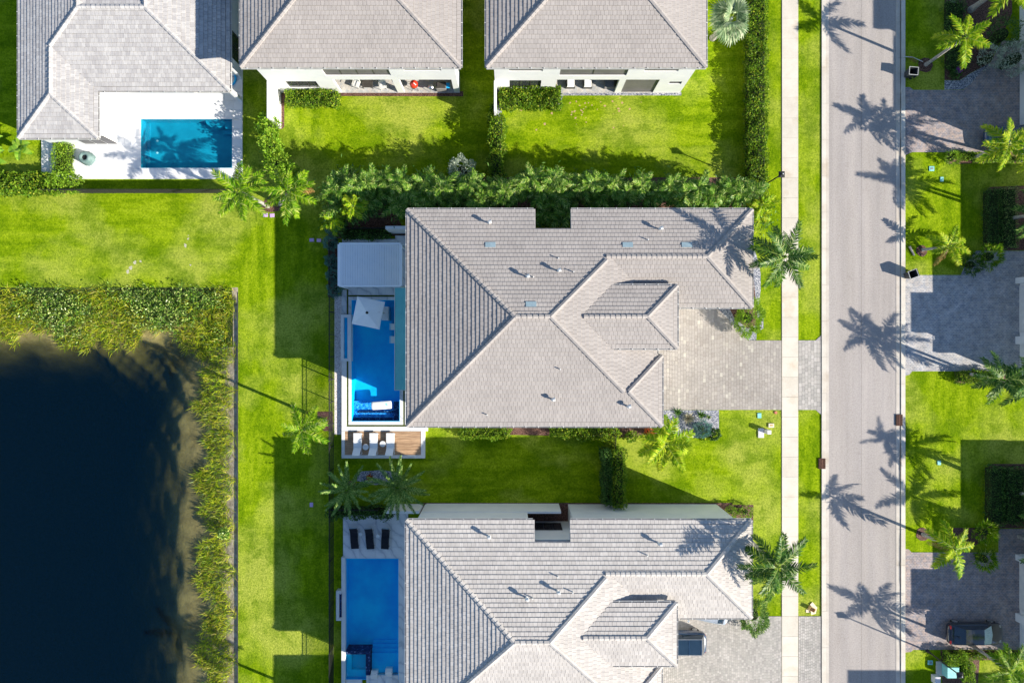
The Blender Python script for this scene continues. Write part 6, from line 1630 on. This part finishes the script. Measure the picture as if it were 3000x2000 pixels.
# ------------------------------------------------------------------ cars
def car(label, px, py, z, rz, paint, L_=4.75, W_=1.86, H_=1.42, suv=False, shade=False, grp=None, front=1):
    """front points to local +x; everything built to the car's own measurements"""
    c = g(px, py, z); t = thing('parked_car', label, 'car', (c.x, c.y, 0.016), R(rz), grp); h = W_/2; hl = L_/2; zs = .93 if not suv else 1.08
    st = [(-hl, .55, .50, zs-.26), (-hl+.07, .74, .38, zs-.14), (-hl+.2, .90, .30, zs-.04), (-hl+.5, .98, .24, zs+.02), (-hl+1.2, 1.0, .24, zs+.02), (-.4, 1.0, .24, zs), (.7, 1.0, .24, zs-.02), (1.3, .99, .24, zs-.06), (hl-.6, .97, .26, zs-.15), (hl-.28, .88, .30, zs-.24), (hl-.08, .68, .34, zs-.34), (hl, .42, .42, zs-.42)]
    rings = []
    for x, k, zb, zt in st:
        w = h*k; rings.append([(x, -w*.80, zb), (x, w*.80, zb), (x, w*.97, zb+.08), (x, w, (zb+zt)/2), (x, w*.965, zt-.08), (x, w*.86, zt), (x, 0, zt+.035), (x, -w*.86, zt), (x, -w*.965, zt-.08), (x, -w, (zb+zt)/2), (x, -w*.97, zb+.08)])
    b = MB(); b.loft(rings[::-1] if False else rings); bo = b.build('body', M[paint], t, smooth=True)
    sb = bo.modifiers.new('s', 'SUBSURF'); sb.levels = 1; sb.render_levels = 2
    # greenhouse
    xr, xf = (-hl+.45, 1.15) if not suv else (-hl+.28, 1.15); rx0, rx1 = (-1.25, .25) if not suv else (-hl+.62, .35)
    gr = [(xr, .78, zs-.02), (rx0, .64, H_-.03), (rx1, .64, H_-.03), (xf, .82, zs-.04)]; m = MB()
    bw, tw = h*.84, h*.66; nseg = 5
    def ringg(x, w, z): return [(x, -w, z), (x, -w*.5, z+.02), (x, 0, z+.03), (x, w*.5, z+.02), (x, w, z)]
    R0, R1, R2, R3 = ringg(xr, bw, zs-.02), ringg(rx0, tw, H_-.05), ringg(rx1, tw, H_-.05), ringg(xf, bw, zs-.05)
    R3 = [(x+.10*(1-abs(y)/bw), y, z_) for x, y, z_ in R3]; R0 = [(x-.06*(1-abs(y)/bw), y, z_) for x, y, z_ in R0]
    def part(nm, A, B, mt, off=0.0):
        q = MB()
        for i in range(4): q.face([A[i], A[i+1], B[i+1], B[i]][::-1] if False else [A[i], B[i], B[i+1], A[i+1]][::-1])
        return q.build(nm, M[mt], t)
    sx0, sx1 = (xr+.75 if not suv else xr+.25), xf-.25
    part('rear_window', R0, R1, 'car_glass'); part('roof_panel', R1, R2, paint if not suv else 'car_glass'); part('windshield', R2, R3, 'glass_reflection' if shade else 'car_glass')
    for s, i in ((-1, 0), (1, 4)):
        q = MB(); q.face([R0[i], R1[i], R2[i], R3[i]]); q.build('side_window', M['car_glass'], t)
        q = MB(); q.tube([Vector(R0[i])+Vector((0, 0, .01)), Vector(R1[i])+Vector((0, s*.01, .012)), Vector(R2[i])+Vector((0, s*.01, .012)), Vector(R3[i])+Vector((0, 0, .01))], .022, 6); q.build('roof_rail', M['steel' if suv else paint], t)
        q = MB(); q.bbox(xf-.28, xf-.12, s*(h+.13)-.09, s*(h+.13)+.09, zs-.02, zs+.12, .03); q.build('mirror', M[paint], t)
        for x in (-hl+.86, hl-.92):
            wl = thing('wheel', None, None); wl.parent = t; wl.location = (x, s*(h-.10), .33)
            bpy.data.objects.remove(wl)
            q = MB(); q.tube([(x, s*(h-.26), .33), (x, s*(h-.03), .33)], .33, 20); wo_ = q.build('wheel', M['tyre'], t)
            q = MB(); q.tube([(x, s*(h-.029), .33), (x, s*(h-.012), .33)], .22, 14); q.build('rim', M['rim'], wo_)
        q = MB(); q.bbox(-hl+.12, -hl+.24, s*h*.66-.14, s*h*.66+.14, zs-.20, (zs-.03 if shade else zs-.12), .02); q.build('tail_lamp', M['tail_red'], t)
        q = MB(); q.bbox(hl-.50, hl-.28, s*h*.66-.12, s*h*.66+.12, zs-.34, zs-.20, .03); q.build('headlamp', M['steel'], t)
    if suv:
        for x in (rx0+.04, (rx0+rx1)/2, rx1-.04): q = MB(); q.box(x-.02, x+.02, -tw*.95, tw*.95, H_-.03, H_+.0); q.build('roof_bar', M[paint], t)
    return t
car('black car with red tail lamps and foil sunshade on the lower brown driveway', 2861, 1857, .8, 0, 'paint_black', 4.75, 1.86, 1.42, shade=True)
car('dark car on the upper brown driveway, half hidden by a palm', 2974, 400, .8, 4, 'paint_navy_sky', 4.9, 1.95, 1.5)
car('dark blue car parked half under the pale roof at the bottom', 1990, 1890, 1.3, 180, 'paint_navy_sky', 4.75, 1.9, 1.68, suv=True)
car('silver car mostly hidden under the garage roof', 2057, 1787, .9, 168, 'paint_silver', 4.7, 1.85, 1.45)
